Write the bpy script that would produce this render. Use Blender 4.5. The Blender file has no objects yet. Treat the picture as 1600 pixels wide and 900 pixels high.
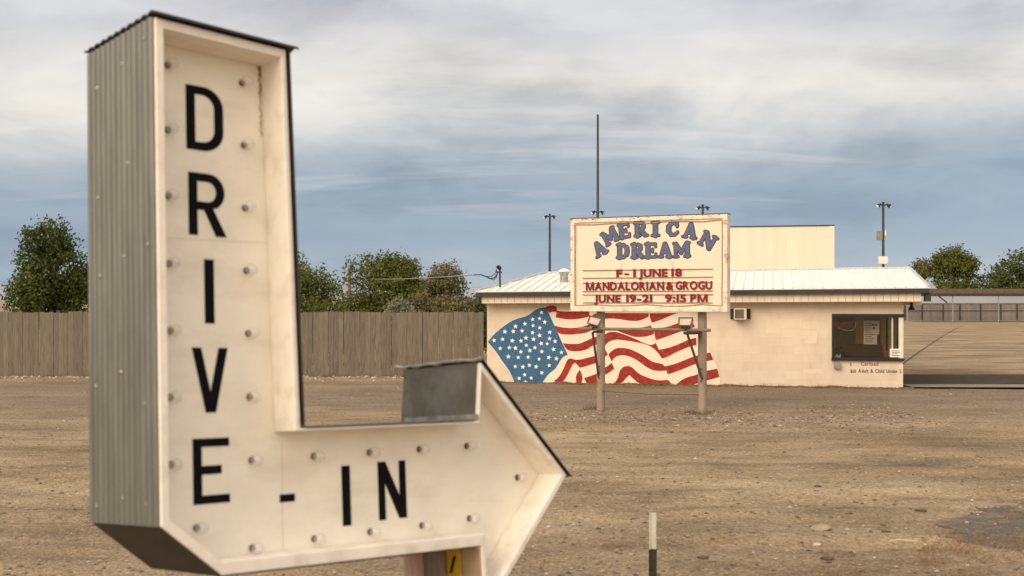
import bpy, bmesh, math, random
import numpy as np
from mathutils import Vector, Matrix
from mathutils.geometry import tessellate_polygon

R = math.radians
random.seed(7)
scene = bpy.context.scene
col = scene.collection

# ------------------------------------------------------------------ camera
F = 1816.0            # focal length in photo pixels (1600 wide)
CX, CY = 800.0, 470.0 # principal column, horizon row
H = 2.14              # eye height
cam_d = bpy.data.cameras.new('camera')
cam = bpy.data.objects.new('camera', cam_d)
col.objects.link(cam)
cam.location = (0, 0, H)
cam.rotation_euler = (R(90), 0, 0)
cam_d.sensor_width = 36
cam_d.lens = F / 1600 * 36
cam_d.shift_y = (CY - 450) / 1600
cam_d.clip_start = 0.1
cam_d.clip_end = 20000
cam_d.dof.use_dof = True
cam_d.dof.focus_distance = 27
cam_d.dof.aperture_fstop = 2.2
scene.camera = cam

# ------------------------------------------------------------------ exposure
scene.view_settings.view_transform = 'Standard'
scene.view_settings.look = 'None'
scene.view_settings.exposure = 0.34
scene.view_settings.gamma = 1
scene.view_settings.use_curve_mapping = False

SUN_EL, SUN_AZ = 34, 222      # azimuth clockwise from +Y (camera looks to +Y): behind the camera, to the left

# ------------------------------------------------------------------ sky
world = bpy.data.worlds.new('World')
scene.world = world
world.use_nodes = True
nt = world.node_tree
for n in list(nt.nodes):
    nt.nodes.remove(n)

def srgb(r, g, b):
    f = lambda c: (c / 255 / 12.92) if c / 255 <= .04045 else ((c / 255 + .055) / 1.055) ** 2.4
    return (f(r), f(g), f(b), 1)

def N(t, kind, **kw):
    n = t.nodes.new(kind)
    for k, v in kw.items():
        setattr(n, k, v)
    return n

def setin(n, **kw):
    for k, v in kw.items():
        n.inputs[k.replace('_', ' ')].default_value = v
    return n

def ramp(t, stops, interp='LINEAR'):
    n = t.nodes.new('ShaderNodeValToRGB')
    cr = n.color_ramp
    cr.interpolation = interp
    while len(cr.elements) > 1:
        cr.elements.remove(cr.elements[-1])
    cr.elements[0].position = stops[0][0]
    cr.elements[0].color = stops[0][1]
    for p, c in stops[1:]:
        e = cr.elements.new(p)
        e.color = c
    return n

def math_n(t, op, a, b=None, c=None, clamp=False):
    n = t.nodes.new('ShaderNodeMath')
    n.operation = op
    n.use_clamp = clamp
    for i, v in enumerate((a, b, c)):
        if v is None:
            continue
        if isinstance(v, (int, float)):
            n.inputs[i].default_value = v
        else:
            t.links.new(v, n.inputs[i])
    return n.outputs[0]

def mixc(t, fac, a, b, blend='MIX'):
    n = t.nodes.new('ShaderNodeMix')
    n.data_type = 'RGBA'
    n.blend_type = blend
    n.clamp_factor = True
    for sock, v in ((n.inputs[0], fac), (n.inputs[6], a), (n.inputs[7], b)):
        if isinstance(v, (int, float, tuple)):
            sock.default_value = v
        else:
            t.links.new(v, sock)
    return n.outputs[2]

L = nt.links.new
tc = N(nt, 'ShaderNodeTexCoord')
sep = N(nt, 'ShaderNodeSeparateXYZ')
L(tc.outputs['Generated'], sep.inputs[0])
dx, dy, dz = sep.outputs
zc = math_n(nt, 'MAXIMUM', dz, 0.0)
den = math_n(nt, 'ADD', zc, 0.20)
# cloud deck coordinates: the direction projected on a flat layer
u = math_n(nt, 'DIVIDE', dx, den)
v = math_n(nt, 'DIVIDE', dy, den)
cb = N(nt, 'ShaderNodeCombineXYZ')
L(u, cb.inputs[0]); L(v, cb.inputs[1])
def sky_noise(scale, detail, rough, off, dist=0.0, sx=1.0, sy=1.0):
    m = N(nt, 'ShaderNodeMapping')
    m.inputs['Location'].default_value = off
    m.inputs['Scale'].default_value = (sx, sy, 1)
    L(cb.outputs[0], m.inputs[0])
    n = N(nt, 'ShaderNodeTexNoise')
    setin(n, Scale=scale, Detail=detail, Roughness=rough, Distortion=dist)
    L(m.outputs[0], n.inputs['Vector'])
    return n.outputs['Fac']
n1 = sky_noise(0.9, 6, .5, (3.1, 1.7, 0), .15, 1.0, .9)
n2 = sky_noise(2.0, 9, .55, (7.3, 2.9, 0), .25, 1.0, .85)
n3 = sky_noise(6.0, 6, .6, (1.3, 9.2, 0), .2, .8, 1.1)
# elevation bent by the noise, so that the cloud bands have ragged borders
w1 = math_n(nt, 'MULTIPLY', math_n(nt, 'SUBTRACT', n1, .5), .10)
w2 = math_n(nt, 'MULTIPLY', math_n(nt, 'SUBTRACT', n2, .5), .055)
wob = math_n(nt, 'MULTIPLY', math_n(nt, 'ADD', w1, w2),
             math_n(nt, 'MULTIPLY', math_n(nt, 'MINIMUM', zc, .16), 6.5))
e = math_n(nt, 'ADD', zc, wob)
e = math_n(nt, 'ADD', e, math_n(nt, 'MULTIPLY', dx, -.035))   # the pale band hangs lower at the left
band = ramp(nt, [(0.0, srgb(174, 182, 189)), (.03, srgb(150, 165, 178)), (.06, srgb(139, 155, 171)),
                 (.095, srgb(142, 157, 171)), (.122, srgb(158, 167, 175)), (.145, srgb(190, 191, 190)),
                 (.17, srgb(213, 209, 201)), (.20, srgb(205, 203, 200)), (.225, srgb(190, 190, 193)), (.25, srgb(196, 196, 198)),
                 (.34, srgb(205, 205, 206)), (.6, srgb(222, 222, 222)), (1.0, srgb(236, 236, 236))])
L(e, band.inputs[0])
lum = ramp(nt, [(.36, (.76, .77, .795, 1)), (.5, (1, 1, 1, 1)), (.63, (1.15, 1.135, 1.11, 1))])
L(math_n(nt, 'ADD', math_n(nt, 'MULTIPLY', n2, .82), math_n(nt, 'MULTIPLY', n3, .18)), lum.inputs[0])
lm_ = N(nt, 'ShaderNodeMapRange'); lm_.inputs[1].default_value = .05; lm_.inputs[2].default_value = .17; lm_.inputs[3].default_value = .5
L(dz, lm_.inputs[0])
cloud = mixc(nt, lm_.outputs[0], band.outputs[0], lum.outputs[0], 'MULTIPLY')
# thin bright streaks in the blue band
lm2 = N(nt, 'ShaderNodeMapRange'); lm2.inputs[1].default_value = .05; lm2.inputs[2].default_value = .10
L(dz, lm2.inputs[0])
st = ramp(nt, [(.54, (0, 0, 0, 1)), (.74, (1, 1, 1, 1))])
L(sky_noise(1.7, 7, .58, (5.6, .8, 0), .1, .45, 2.2), st.inputs[0])
stf = math_n(nt, 'MULTIPLY', math_n(nt, 'MULTIPLY', st.outputs[0], .5), lm2.outputs[0])
cloud = mixc(nt, stf, cloud, srgb(222, 220, 214))
hz = ramp(nt, [(.52, (0, 0, 0, 1)), (.66, (1, 1, 1, 1))])
L(n1, hz.inputs[0])
lm3 = N(nt, 'ShaderNodeMapRange'); lm3.inputs[1].default_value = .055; lm3.inputs[2].default_value = .01
L(dz, lm3.inputs[0])
cloud = mixc(nt, math_n(nt, 'MULTIPLY', math_n(nt, 'MULTIPLY', hz.outputs[0], lm3.outputs[0]), .6), cloud, srgb(196, 198, 198))
# sunset side, behind the camera: warmer, brighter cloud
glow = math_n(nt, 'MULTIPLY', math_n(nt, 'MAXIMUM', math_n(nt, 'MULTIPLY', dy, -1.0), 0.0), 1.0)
glow = math_n(nt, 'POWER', glow, 1.3)
cloud = mixc(nt, math_n(nt, 'MULTIPLY', glow, .85), cloud, (1.5, 1.22, .94, 1))
cloud10 = mixc(nt, 1.0, cloud, (10, 10, 10, 1), 'MULTIPLY')
sky = N(nt, 'ShaderNodeTexSky', sky_type='NISHITA', sun_disc=False)
sky.sun_elevation = R(SUN_EL)
sky.sun_rotation = R(SUN_AZ)
sky.dust_density = 2.0
mix = mixc(nt, .93, sky.outputs[0], cloud10)
bg = N(nt, 'ShaderNodeBackground')
bg.inputs['Strength'].default_value = 0.1
L(mix, bg.inputs['Color'])
wo = N(nt, 'ShaderNodeOutputWorld')
L(bg.outputs[0], wo.inputs['Surface'])

# ------------------------------------------------------------------ sun, veiled
sd = bpy.data.lights.new('sun', 'SUN')
sd.energy = 2.0
sd.angle = R(40)
sd.color = (1, .84, .65)
sun = bpy.data.objects.new('sun', sd)
col.objects.link(sun)
az = R(SUN_AZ); el = R(SUN_EL)
sdir = Vector((math.sin(az) * math.cos(el), math.cos(az) * math.cos(el), math.sin(el)))
sun.rotation_euler = sdir.to_track_quat('Z', 'Y').to_euler()
sun.location = sdir * 60

# ================================================================== helpers
class MB:
    """collects shapes that become ONE mesh object"""
    def __init__(s):
        s.v = []; s.f = []; s.mi = []; s.m = 0
    def add(s, vs, fs):
        b = len(s.v)
        s.v += [tuple(p) for p in vs]
        for f in fs:
            s.f.append([b + i for i in f]); s.mi.append(s.m)
    def box(s, x0, x1, y0, y1, z0, z1, M=None):
        vs = [Vector(p) for p in ((x0, y0, z0), (x1, y0, z0), (x1, y1, z0), (x0, y1, z0),
                                  (x0, y0, z1), (x1, y0, z1), (x1, y1, z1), (x0, y1, z1))]
        if M is not None:
            vs = [M @ p for p in vs]
        s.add(vs, [(0, 3, 2, 1), (4, 5, 6, 7), (0, 1, 5, 4), (1, 2, 6, 5), (2, 3, 7, 6), (3, 0, 4, 7)])
        return s
    def prism(s, poly, y0, y1, holes=(), M=None):
        """polygon in the XZ plane, extruded from y0 to y1"""
        loops = [list(poly)] + [list(h) for h in holes]
        tri = tessellate_polygon([[Vector((x, z, 0)) for x, z in lp] for lp in loops])
        flat = [p for lp in loops for p in lp]
        n = len(flat)
        vs = [Vector((x, y0, z)) for x, z in flat] + [Vector((x, y1, z)) for x, z in flat]
        fs = [tuple(t) for t in tri] + [tuple(i + n for i in reversed(t)) for t in tri]
        b = 0
        for lp in loops:
            k = len(lp)
            for i in range(k):
                j = (i + 1) % k
                fs.append((b + i, b + j, b + j + n, b + i + n))
            b += k
        if M is not None:
            vs = [M @ p for p in vs]
        s.add(vs, fs)
        return s
    def tube(s, pts, r, n=8, cap=True):
        pts = [Vector(p) for p in pts]
        rs = r if isinstance(r, (list, tuple)) else [r] * len(pts)
        rings = []
        for i, p in enumerate(pts):
            a = pts[max(i - 1, 0)]; c = pts[min(i + 1, len(pts) - 1)]
            t = (c - a).normalized()
            ref = Vector((0, 0, 1)) if abs(t.z) < .9 else Vector((1, 0, 0))
            e1 = t.cross(ref).normalized(); e2 = t.cross(e1).normalized()
            rings.append([p + (e1 * math.cos(2 * math.pi * k / n) + e2 * math.sin(2 * math.pi * k / n)) * rs[i] for k in range(n)])
        vs = [q for rg in rings for q in rg]
        fs = []
        for i in range(len(pts) - 1):
            for k in range(n):
                k2 = (k + 1) % n
                fs.append((i * n + k, i * n + k2, (i + 1) * n + k2, (i + 1) * n + k))
        if cap:
            fs.append(tuple(range(n)))
            fs.append(tuple((len(pts) - 1) * n + k for k in reversed(range(n))))
        s.add(vs, fs)
        return s
    def lathe(s, prof, M, n=14):
        """profile (radius, height) turned round local Z of M"""
        vs = []
        for r_, h in prof:
            for k in range(n):
                a = 2 * math.pi * k / n
                vs.append(M @ Vector((r_ * math.cos(a), r_ * math.sin(a), h)))
        fs = []
        for i in range(len(prof) - 1):
            for k in range(n):
                k2 = (k + 1) % n
                fs.append((i * n + k, i * n + k2, (i + 1) * n + k2, (i + 1) * n + k))
        fs.append(tuple(range(n)))
        fs.append(tuple((len(prof) - 1) * n + k for k in reversed(range(n))))
        s.add(vs, fs)
        return s
    def build(s, name, mats, parent=None, smooth=False, recalc=True):
        me = bpy.data.meshes.new(name)
        me.from_pydata(s.v, [], s.f)
        if not isinstance(mats, (list, tuple)):
            mats = [mats]
        for m in mats:
            me.materials.append(m)
        if len(mats) > 1:
            me.polygons.foreach_set('material_index', s.mi)
        if recalc:
            bm = bmesh.new(); bm.from_mesh(me)
            bmesh.ops.recalc_face_normals(bm, faces=bm.faces)
            bm.to_mesh(me); bm.free()
        if smooth:
            me.polygons.foreach_set('use_smooth', [True] * len(me.polygons))
        o = bpy.data.objects.new(name, me)
        col.objects.link(o)
        if parent is not None:
            o.parent = parent
        return o

def tag(o, label=None, cat=None, group=None, kind=None):
    if label: o['label'] = label
    if cat: o['category'] = cat
    if group: o['group'] = group
    if kind: o['kind'] = kind
    return o

def empty(name, M, label, cat, group=None):
    o = bpy.data.objects.new(name, None)
    col.objects.link(o)
    o.empty_display_size = .2
    o.matrix_world = M if isinstance(M, Matrix) else Matrix.Translation(Vector(M))
    return tag(o, label, cat, group)

def copy_tree(o, parent=None):
    c = o.copy(); col.objects.link(c)
    if parent is not None:
        c.parent = parent
    for ch in list(o.children):
        copy_tree(ch, c)
    return c

def bevel(o, w, seg=2):
    m = o.modifiers.new('bevel', 'BEVEL')
    m.width = w; m.segments = seg; m.limit_method = 'ANGLE'; m.angle_limit = R(40)
    return o

def ray(px, py):
    return Vector(((px - CX) / F, 1.0, -(py - CY) / F))

def on(M, y, px, py):
    """where the sight line of a photo pixel meets the plane local Y = y of a thing: measured (x, z)"""
    Mi = M.inverted()
    o = Mi @ Vector((0, 0, H)); d = Mi.to_3x3() @ ray(px, py)
    t = (y - o.y) / d.y
    p = o + d * t
    return (p.x, p.z)

def at(px, py, d):
    return Vector((0, 0, H)) + ray(px, py) * d

def gnd(px, py):
    return at(px, py, H * F / (py - CY))

# ------------------------------------------------------------------ materials
def mat(name, base, rough=.7, metal=0.0, spec=.3, var=.12, vscale=6.0, vstretch=(1, 1, 1), dirt=None, dscale=2.0,
        damount=.35, dstretch=(1, 1, 1), bump=0.0, bscale=60.0, bdist=.004, bstretch=(1, 1, 1)):
    """painted / weathered surface: base colour with mottling, stains of their own shape, fine relief"""
    m = bpy.data.materials.new(name)
    m.use_nodes = True
    t = m.node_tree
    p = t.nodes['Principled BSDF']
    co = N(t, 'ShaderNodeTexCoord')
    def noise(scale, stretch, det=5, rg=.6):
        mp = N(t, 'ShaderNodeMapping'); mp.inputs['Scale'].default_value = stretch
        t.links.new(co.outputs['Object'], mp.inputs[0])
        n = N(t, 'ShaderNodeTexNoise'); setin(n, Scale=scale, Detail=det, Roughness=rg)
        t.links.new(mp.outputs[0], n.inputs['Vector'])
        return n.outputs['Fac']
    c = tuple(base[:3]) + (1,)
    lo = tuple(x * (1 - var) for x in c[:3]) + (1,)
    hi = tuple(min(1, x * (1 + var)) for x in c[:3]) + (1,)
    rp = ramp(t, [(.3, lo), (.7, hi)])
    t.links.new(noise(vscale, vstretch), rp.inputs[0])
    out = rp.outputs[0]
    if dirt is not None:
        dr = ramp(t, [(.5, (0, 0, 0, 1)), (.72, (1, 1, 1, 1))])
        t.links.new(noise(dscale, dstretch, 8, .65), dr.inputs[0])
        out = mixc(t, math_n(t, 'MULTIPLY', dr.outputs[0], damount), out, tuple(dirt[:3]) + (1,))
    t.links.new(out, p.inputs['Base Color'])
    p.inputs['Roughness'].default_value = rough
    p.inputs['Metallic'].default_value = metal
    p.inputs['Specular IOR Level'].default_value = spec
    if bump:
        b = N(t, 'ShaderNodeBump'); setin(b, Strength=bump, Distance=bdist)
        t.links.new(noise(bscale, bstretch, 6, .65), b.inputs['Height'])
        t.links.new(b.outputs[0], p.inputs['Normal'])
    return m

M_ = {}
M_['sign_cream'] = mat('cream_painted_plywood', (.84, .79, .68), .62, var=.06, vscale=3.5, dirt=(.56, .47, .34), dscale=3.2, damount=.34,
                       dstretch=(.6, 2, 1.6), bump=.45, bscale=22, bdist=.005, bstretch=(1, 1, 9))
M_['sign_trim'] = mat('cream_painted_board', (.85, .79, .69), .6, var=.07, vscale=5, dirt=(.40, .30, .2), dscale=6, damount=.4, bump=.3, bscale=40, bstretch=(1, 1, .2))
M_['black_paint'] = mat('black_letter_paint', (.006, .006, .0065), .85, spec=.08, var=.25, vscale=12)
M_['galv'] = mat('weathered_corrugated_steel', (.165, .165, .145), .5, .55, var=.16, vscale=4, vstretch=(3, 3, .5), dirt=(.10, .098, .08), dscale=3, damount=.5,
                 dstretch=(4, 4, .5), bump=.15, bscale=30)
M_['galv_dark'] = mat('tarnished_steel_sheet', (.14, .13, .105), .6, .35, var=.25, vscale=5, dirt=(.3, .29, .27), dscale=4, damount=.5, bump=.1, bscale=20)
M_['dark_metal'] = mat('dark_brown_metal', (.05, .042, .036), .6, .3, var=.2)
M_['rust'] = mat('rusty_metal', (.12, .07, .045), .85, .1, var=.35, vscale=20)
M_['faint_stain'] = mat('faint_rust_run', (.50, .38, .25), .9, 0, var=.2, vscale=30)
M_['stain'] = mat('brown_rust_streak', (.26, .15, .07), .9, 0, var=.3, vscale=30)
M_['socket'] = mat('brown_lamp_socket', (.085, .05, .028), .6, 0, var=.2, vscale=60)
M_['tan_sheet'] = mat('tan_painted_sheet', (.42, .31, .20), .7, var=.15)
M_['pinkish_wood'] = mat('faded_red_post', (.55, .38, .29), .8, var=.2, vstretch=(6, 6, .5))
M_['grey_wood'] = mat('grey_brown_post', (.24, .19, .145), .85, var=.25, vstretch=(6, 6, .5))
M_['yellow'] = mat('yellow_ochre_plate', (.60, .36, .03), .6, var=.15)
M_['marquee'] = mat('cream_sign_face', (.77, .65, .51), .55, var=.035, vscale=2, dirt=(.50, .32, .18), dscale=3.2, damount=.16, dstretch=(1, 1, .6))
M_['marquee_frame'] = mat('chipped_cream_frame', (.76, .66, .53), .65, var=.08, vscale=9, dirt=(.16, .08, .04), dscale=7, damount=.75, bump=.2, bscale=50)
M_['rail'] = mat('rusty_letter_rail', (.40, .27, .17), .7, .1, var=.25, vscale=14, dirt=(.12, .06, .03), dscale=9, damount=.7)
M_['seam'] = mat('panel_seam', (.58, .43, .29), .8, var=.1)
M_['blue_letter'] = mat('faded_blue_letter_paint', (.085, .13, .215), .7, var=.25, vscale=14, dirt=(.16, .10, .13), dscale=9, damount=.5)
M_['purple_edge'] = mat('maroon_letter_edge', (.10, .045, .06), .7, var=.3, vscale=10)
M_['red_letter'] = mat('dark_red_letter', (.19, .005, .012), .45, var=.12, vscale=8)
M_['flood_case'] = mat('pale_grey_lamp_case', (.46, .40, .32), .6, .1, var=.12, vscale=9)
M_['bar'] = mat('brown_crossbar', (.21, .155, .11), .7, .1, var=.2, vscale=6)
M_['pole'] = mat('tan_painted_pipe', (.31, .25, .18), .6, .15, var=.16, vscale=3, dirt=(.14, .10, .06), dscale=5, damount=.45, dstretch=(1, 1, .4))
M_['wall'] = None
M_['siding'] = mat('cream_siding_board', (.72, .61, .47), .7, var=.06, vscale=3, dirt=(.45, .33, .22), dscale=5, damount=.2)
M_['fascia'] = mat('dark_slate_gutter', (.045, .045, .045), .5, .2, var=.25, vscale=3)
M_['white_roof'] = mat('white_ribbed_metal_roof', (.80, .77, .70), .45, .0, spec=.4, var=.05, vscale=1.2, dirt=(.55, .51, .42), dscale=1.1, damount=.35)
M_['flag_white'] = mat('mural_white_paint', (.80, .68, .55), .75, var=.04, vscale=5)
M_['flag_red'] = mat('mural_red_paint', (.30, .024, .017), .75, var=.2, vscale=4, dirt=(.42, .20, .14), dscale=11, damount=.4, bump=.15, bscale=60)
M_['flag_blue'] = mat('mural_blue_paint', (.042, .125, .24), .75, var=.2, vscale=4, dirt=(.13, .20, .27), dscale=11, damount=.45, bump=.15, bscale=60)
M_['star'] = mat('mural_star_paint', (.86, .83, .78), .7, var=.03)
M_['dark_frame'] = mat('dark_window_frame', (.022, .02, .02), .45, var=.2)
M_['white_frame'] = mat('white_window_frame', (.72, .66, .52), .5, var=.06)
M_['interior'] = mat('olive_interior_wall', (.36, .31, .21), .85, var=.1)
M_['interior_dark'] = mat('dark_interior', (.06, .04, .03), .85, var=.2)
M_['ochre_wood'] = mat('ochre_door_casing', (.75, .42, .11), .6, var=.2, vstretch=(8, 8, .6), vscale=8)
M_['counter'] = mat('dark_brown_counter', (.06, .038, .022), .6, var=.2)
M_['paper'] = mat('white_paper_notice', (.80, .76, .66), .8, var=.05)
M_['ink'] = mat('grey_print', (.14, .12, .10), .8, var=.2)
M_['orange_box'] = mat('orange_brown_box', (.22, .09, .045), .7, var=.2)
M_['red_tube'] = mat('dull_red_tube', (.30, .07, .04), .5, var=.1)
M_['white_tube'] = mat('dull_white_tube', (.60, .56, .48), .5, var=.1)
M_['ac_case'] = mat('cream_metal_case', (.62, .55, .44), .5, .1, var=.08)
M_['ac_grille'] = mat('grey_brown_grille', (.16, .125, .10), .6, .2, var=.2)
M_['grey_box'] = mat('grey_utility_box', (.30, .26, .21), .6, .2, var=.12)
M_['painted_text'] = mat('dark_wall_lettering', (.07, .035, .03), .7, var=.2)
M_['painted_red'] = mat('maroon_wall_lettering', (.22, .035, .05), .7, var=.2)
M_['panel_siding'] = mat('cream_metal_siding', (.72, .59, .46), .6, .0, var=.06, vscale=1.5, vstretch=(3, 3, .3), dirt=(.58, .45, .32), dscale=1.2, dstretch=(2.5, 2.5, .25), damount=.35)
M_['steel_pole'] = mat('dark_steel_pole', (.06, .065, .07), .5, .5, var=.2)
M_['lamp_black'] = mat('black_lamp_hood', (.018, .02, .024), .45, .2, var=.2)
M_['lamp_white'] = mat('white_lamp_face', (.82, .84, .86), .35, 0, var=.03)
M_['dish_white'] = mat('white_plastic_dish', (.80, .76, .70), .5, 0, var=.04)
M_['galv_bright'] = mat('galvanised_vent', (.36, .33, .27), .45, .6, var=.3, vscale=12)
M_['tan_box'] = mat('tan_speaker_box', (.30, .25, .17), .7, var=.2)
M_['cable'] = mat('black_cable', (.015, .015, .017), .6, var=.1)
M_['wire'] = mat('grey_wire', (.30, .29, .27), .5, .3, var=.1)
M_['utility_pole'] = mat('weathered_utility_pole', (.16, .13, .10), .9, var=.2, vstretch=(6, 6, .4))
M_['bark'] = mat('grey_brown_bark', (.13, .10, .075), .95, var=.35, vscale=8, vstretch=(4, 4, .8), bump=.5, bscale=20)
M_['canopy'] = mat('brown_canopy_fascia', (.13, .09, .06), .7, .1, var=.25, vscale=2)
M_['shed_roof'] = mat('pale_grey_shed_roof', (.30, .29, .28), .5, .1, var=.08)
M_['shed_wall'] = mat('grey_shed_wall', (.30, .27, .24), .8, var=.1)
M_['post_white'] = mat('chalky_white_post_paint', (.62, .59, .50), .7, .0, var=.2, vscale=16, vstretch=(1, 1, .3), dirt=(.3, .22, .14), dscale=12, damount=.4)
M_['post_dark'] = mat('dark_post_sleeve', (.05, .045, .03), .55, .4, var=.5, vscale=18)
M_['asphalt'] = mat('asphalt', (.072, .055, .042), 1.0, spec=.05, var=.25, vscale=3, bump=.4, bscale=60, bdist=.01)  # even dark brown of the ground strip beside the ticket building
M_['concrete'] = mat('concrete', (.25, .20, .145), .9, var=.15, vscale=3, bump=.3, bscale=40)
M_['hill'] = mat('hazy_sagebrush_hill', (.30, .31, .33), 1, var=.18, vscale=.004)  # sagebrush grey, with the blue of distance haze put into the colour
M_['twig'] = mat('bleached_twig', (.50, .42, .30), .9, var=.15)

def wood_fence_mat(name, base):
    m = mat(name, base, .92, var=.28, vscale=7, vstretch=(5, 5, .35), dirt=tuple(x * .5 for x in base), dscale=5, damount=.5, dstretch=(5, 5, .5),
            bump=.5, bscale=26, bdist=.01, bstretch=(5, 5, .3))
    t = m.node_tree; p = t.nodes['Principled BSDF']
    src = p.inputs['Base Color'].links[0].from_socket
    g = N(t, 'ShaderNodeNewGeometry')
    rp = ramp(t, [(0, (.86, .86, .87, 1)), (1, (1.12, 1.11, 1.09, 1))])
    t.links.new(g.outputs['Random Per Island'], rp.inputs[0])
    t.links.new(mixc(t, 1.0, src, rp.outputs[0], 'MULTIPLY'), p.inputs['Base Color'])
    return m
M_['fence'] = wood_fence_mat('weathered_fence_boards', (.175, .148, .112))
M_['fence_grey'] = wood_fence_mat('grey_fence_boards', (.24, .21, .185))
M_['fence_dark'] = mat('dark_fence_frame', (.07, .06, .05), .9, var=.2)

def block_wall_mat():
    m = mat('cream_painted_block_wall', (.715, .60, .47), .8, var=.06, vscale=1.1, dirt=(.54, .42, .30), dscale=1.6, damount=.45, dstretch=(1.4, 1, .55))
    t = m.node_tree; p = t.nodes['Principled BSDF']
    co = N(t, 'ShaderNodeTexCoord'); mp = N(t, 'ShaderNodeMapping')
    mp.inputs['Rotation'].default_value = (R(90), 0, 0)
    t.links.new(co.outputs['Object'], mp.inputs[0])
    br = N(t, 'ShaderNodeTexBrick')
    br.inputs['Color1'].default_value = (1, 1, 1, 1); br.inputs['Color2'].default_value = (.935, .93, .92, 1)
    br.inputs['Mortar'].default_value = (.90, .89, .87, 1)
    setin(br, Scale=1.0, Mortar_Size=.006, Mortar_Smooth=.6, Bias=0.0, Brick_Width=.41, Row_Height=.205)
    t.links.new(mp.outputs[0], br.inputs['Vector'])
    src = p.inputs['Base Color'].links[0].from_socket
    t.links.new(mixc(t, 1.0, src, br.outputs['Color'], 'MULTIPLY'), p.inputs['Base Color'])
    b = N(t, 'ShaderNodeBump'); setin(b, Strength=.35, Distance=.006)
    nz = N(t, 'ShaderNodeTexNoise'); setin(nz, Scale=45.0, Detail=4.0)
    t.links.new(co.outputs['Object'], nz.inputs['Vector'])
    hgt = math_n(t, 'ADD', math_n(t, 'MULTIPLY', br.outputs['Fac'], -.8), math_n(t, 'MULTIPLY', nz.outputs['Fac'], .35))
    t.links.new(hgt, b.inputs['Height']); t.links.new(b.outputs[0], p.inputs['Normal'])
    return m
M_['wall'] = block_wall_mat()

def glass(name, tint, gloss, rough=.02):
    m = bpy.data.materials.new(name); m.use_nodes = True
    t = m.node_tree
    for n in list(t.nodes): t.nodes.remove(n)
    tr = N(t, 'ShaderNodeBsdfTransparent'); tr.inputs[0].default_value = tint
    gl = N(t, 'ShaderNodeBsdfGlossy'); gl.inputs['Roughness'].default_value = rough
    fr = N(t, 'ShaderNodeFresnel'); fr.inputs[0].default_value = 1.5
    mx = N(t, 'ShaderNodeMixShader')
    f = math_n(t, 'ADD', math_n(t, 'MULTIPLY', fr.outputs[0], .9), gloss, clamp=True)
    t.links.new(f, mx.inputs[0]); t.links.new(tr.outputs[0], mx.inputs[1]); t.links.new(gl.outputs[0], mx.inputs[2])
    o = N(t, 'ShaderNodeOutputMaterial'); t.links.new(mx.outputs[0], o.inputs[0])
    return m
M_['pane'] = glass('window_glass', (.86, .86, .82, 1), .02)
def bulb_glass():
    m = bpy.data.materials.new('hazy_bulb_glass'); m.use_nodes = True
    t = m.node_tree
    for n in list(t.nodes): t.nodes.remove(n)
    tr = N(t, 'ShaderNodeBsdfTransparent'); tr.inputs[0].default_value = (.97, .965, .95, 1)
    df = N(t, 'ShaderNodeBsdfDiffuse'); df.inputs[0].default_value = (.85, .82, .76, 1)
    gl = N(t, 'ShaderNodeBsdfGlossy'); gl.inputs['Roughness'].default_value = .12
    m1 = N(t, 'ShaderNodeMixShader'); m1.inputs[0].default_value = .24
    t.links.new(tr.outputs[0], m1.inputs[1]); t.links.new(df.outputs[0], m1.inputs[2])
    m2 = N(t, 'ShaderNodeMixShader'); m2.inputs[0].default_value = .07
    t.links.new(m1.outputs[0], m2.inputs[1]); t.links.new(gl.outputs[0], m2.inputs[2])
    o = N(t, 'ShaderNodeOutputMaterial'); t.links.new(m2.outputs[0], o.inputs[0])
    return m
M_['bulb'] = bulb_glass()

def leaf_mat(name, dark, light, trans=.25):
    m = bpy.data.materials.new(name); m.use_nodes = True
    t = m.node_tree; p = t.nodes['Principled BSDF']
    co = N(t, 'ShaderNodeTexCoord')
    n = N(t, 'ShaderNodeTexNoise'); setin(n, Scale=.55, Detail=4.0, Roughness=.6)
    t.links.new(co.outputs['Object'], n.inputs['Vector'])
    g = N(t, 'ShaderNodeNewGeometry')
    f = math_n(t, 'ADD', math_n(t, 'MULTIPLY', n.outputs['Fac'], .85), math_n(t, 'MULTIPLY', g.outputs['Random Per Island'], .22))
    rp = ramp(t, [(.25, tuple(dark) + (1,)), (.78, tuple(light) + (1,))])
    t.links.new(f, rp.inputs[0])
    t.links.new(rp.outputs[0], p.inputs['Base Color'])
    p.inputs['Roughness'].default_value = .65
    p.inputs['Specular IOR Level'].default_value = .2
    tl = N(t, 'ShaderNodeBsdfTranslucent'); t.links.new(rp.outputs[0], tl.inputs[0])
    mx = N(t, 'ShaderNodeMixShader'); mx.inputs[0].default_value = trans
    t.links.new(p.outputs[0], mx.inputs[1]); t.links.new(tl.outputs[0], mx.inputs[2])
    t.links.new(mx.outputs[0], t.nodes['Material Output'].inputs[0])
    return m
M_['leaf_green'] = leaf_mat('green_leaves', (.028, .048, .009), (.19, .205, .045))
M_['leaf_deep'] = leaf_mat('deep_green_leaves', (.018, .034, .009), (.125, .155, .033))
M_['leaf_grey'] = leaf_mat('dry_grey_green_leaves', (.07, .066, .026), (.28, .245, .12))
M_['leaf_sage'] = leaf_mat('sage_leaves', (.12, .13, .07), (.33, .33, .22))
M_['weeds'] = leaf_mat('straw_weeds', (.09, .075, .035), (.26, .20, .10))
M_['dry_grass'] = leaf_mat('dry_reddish_grass', (.15, .085, .045), (.40, .27, .15))

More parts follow.
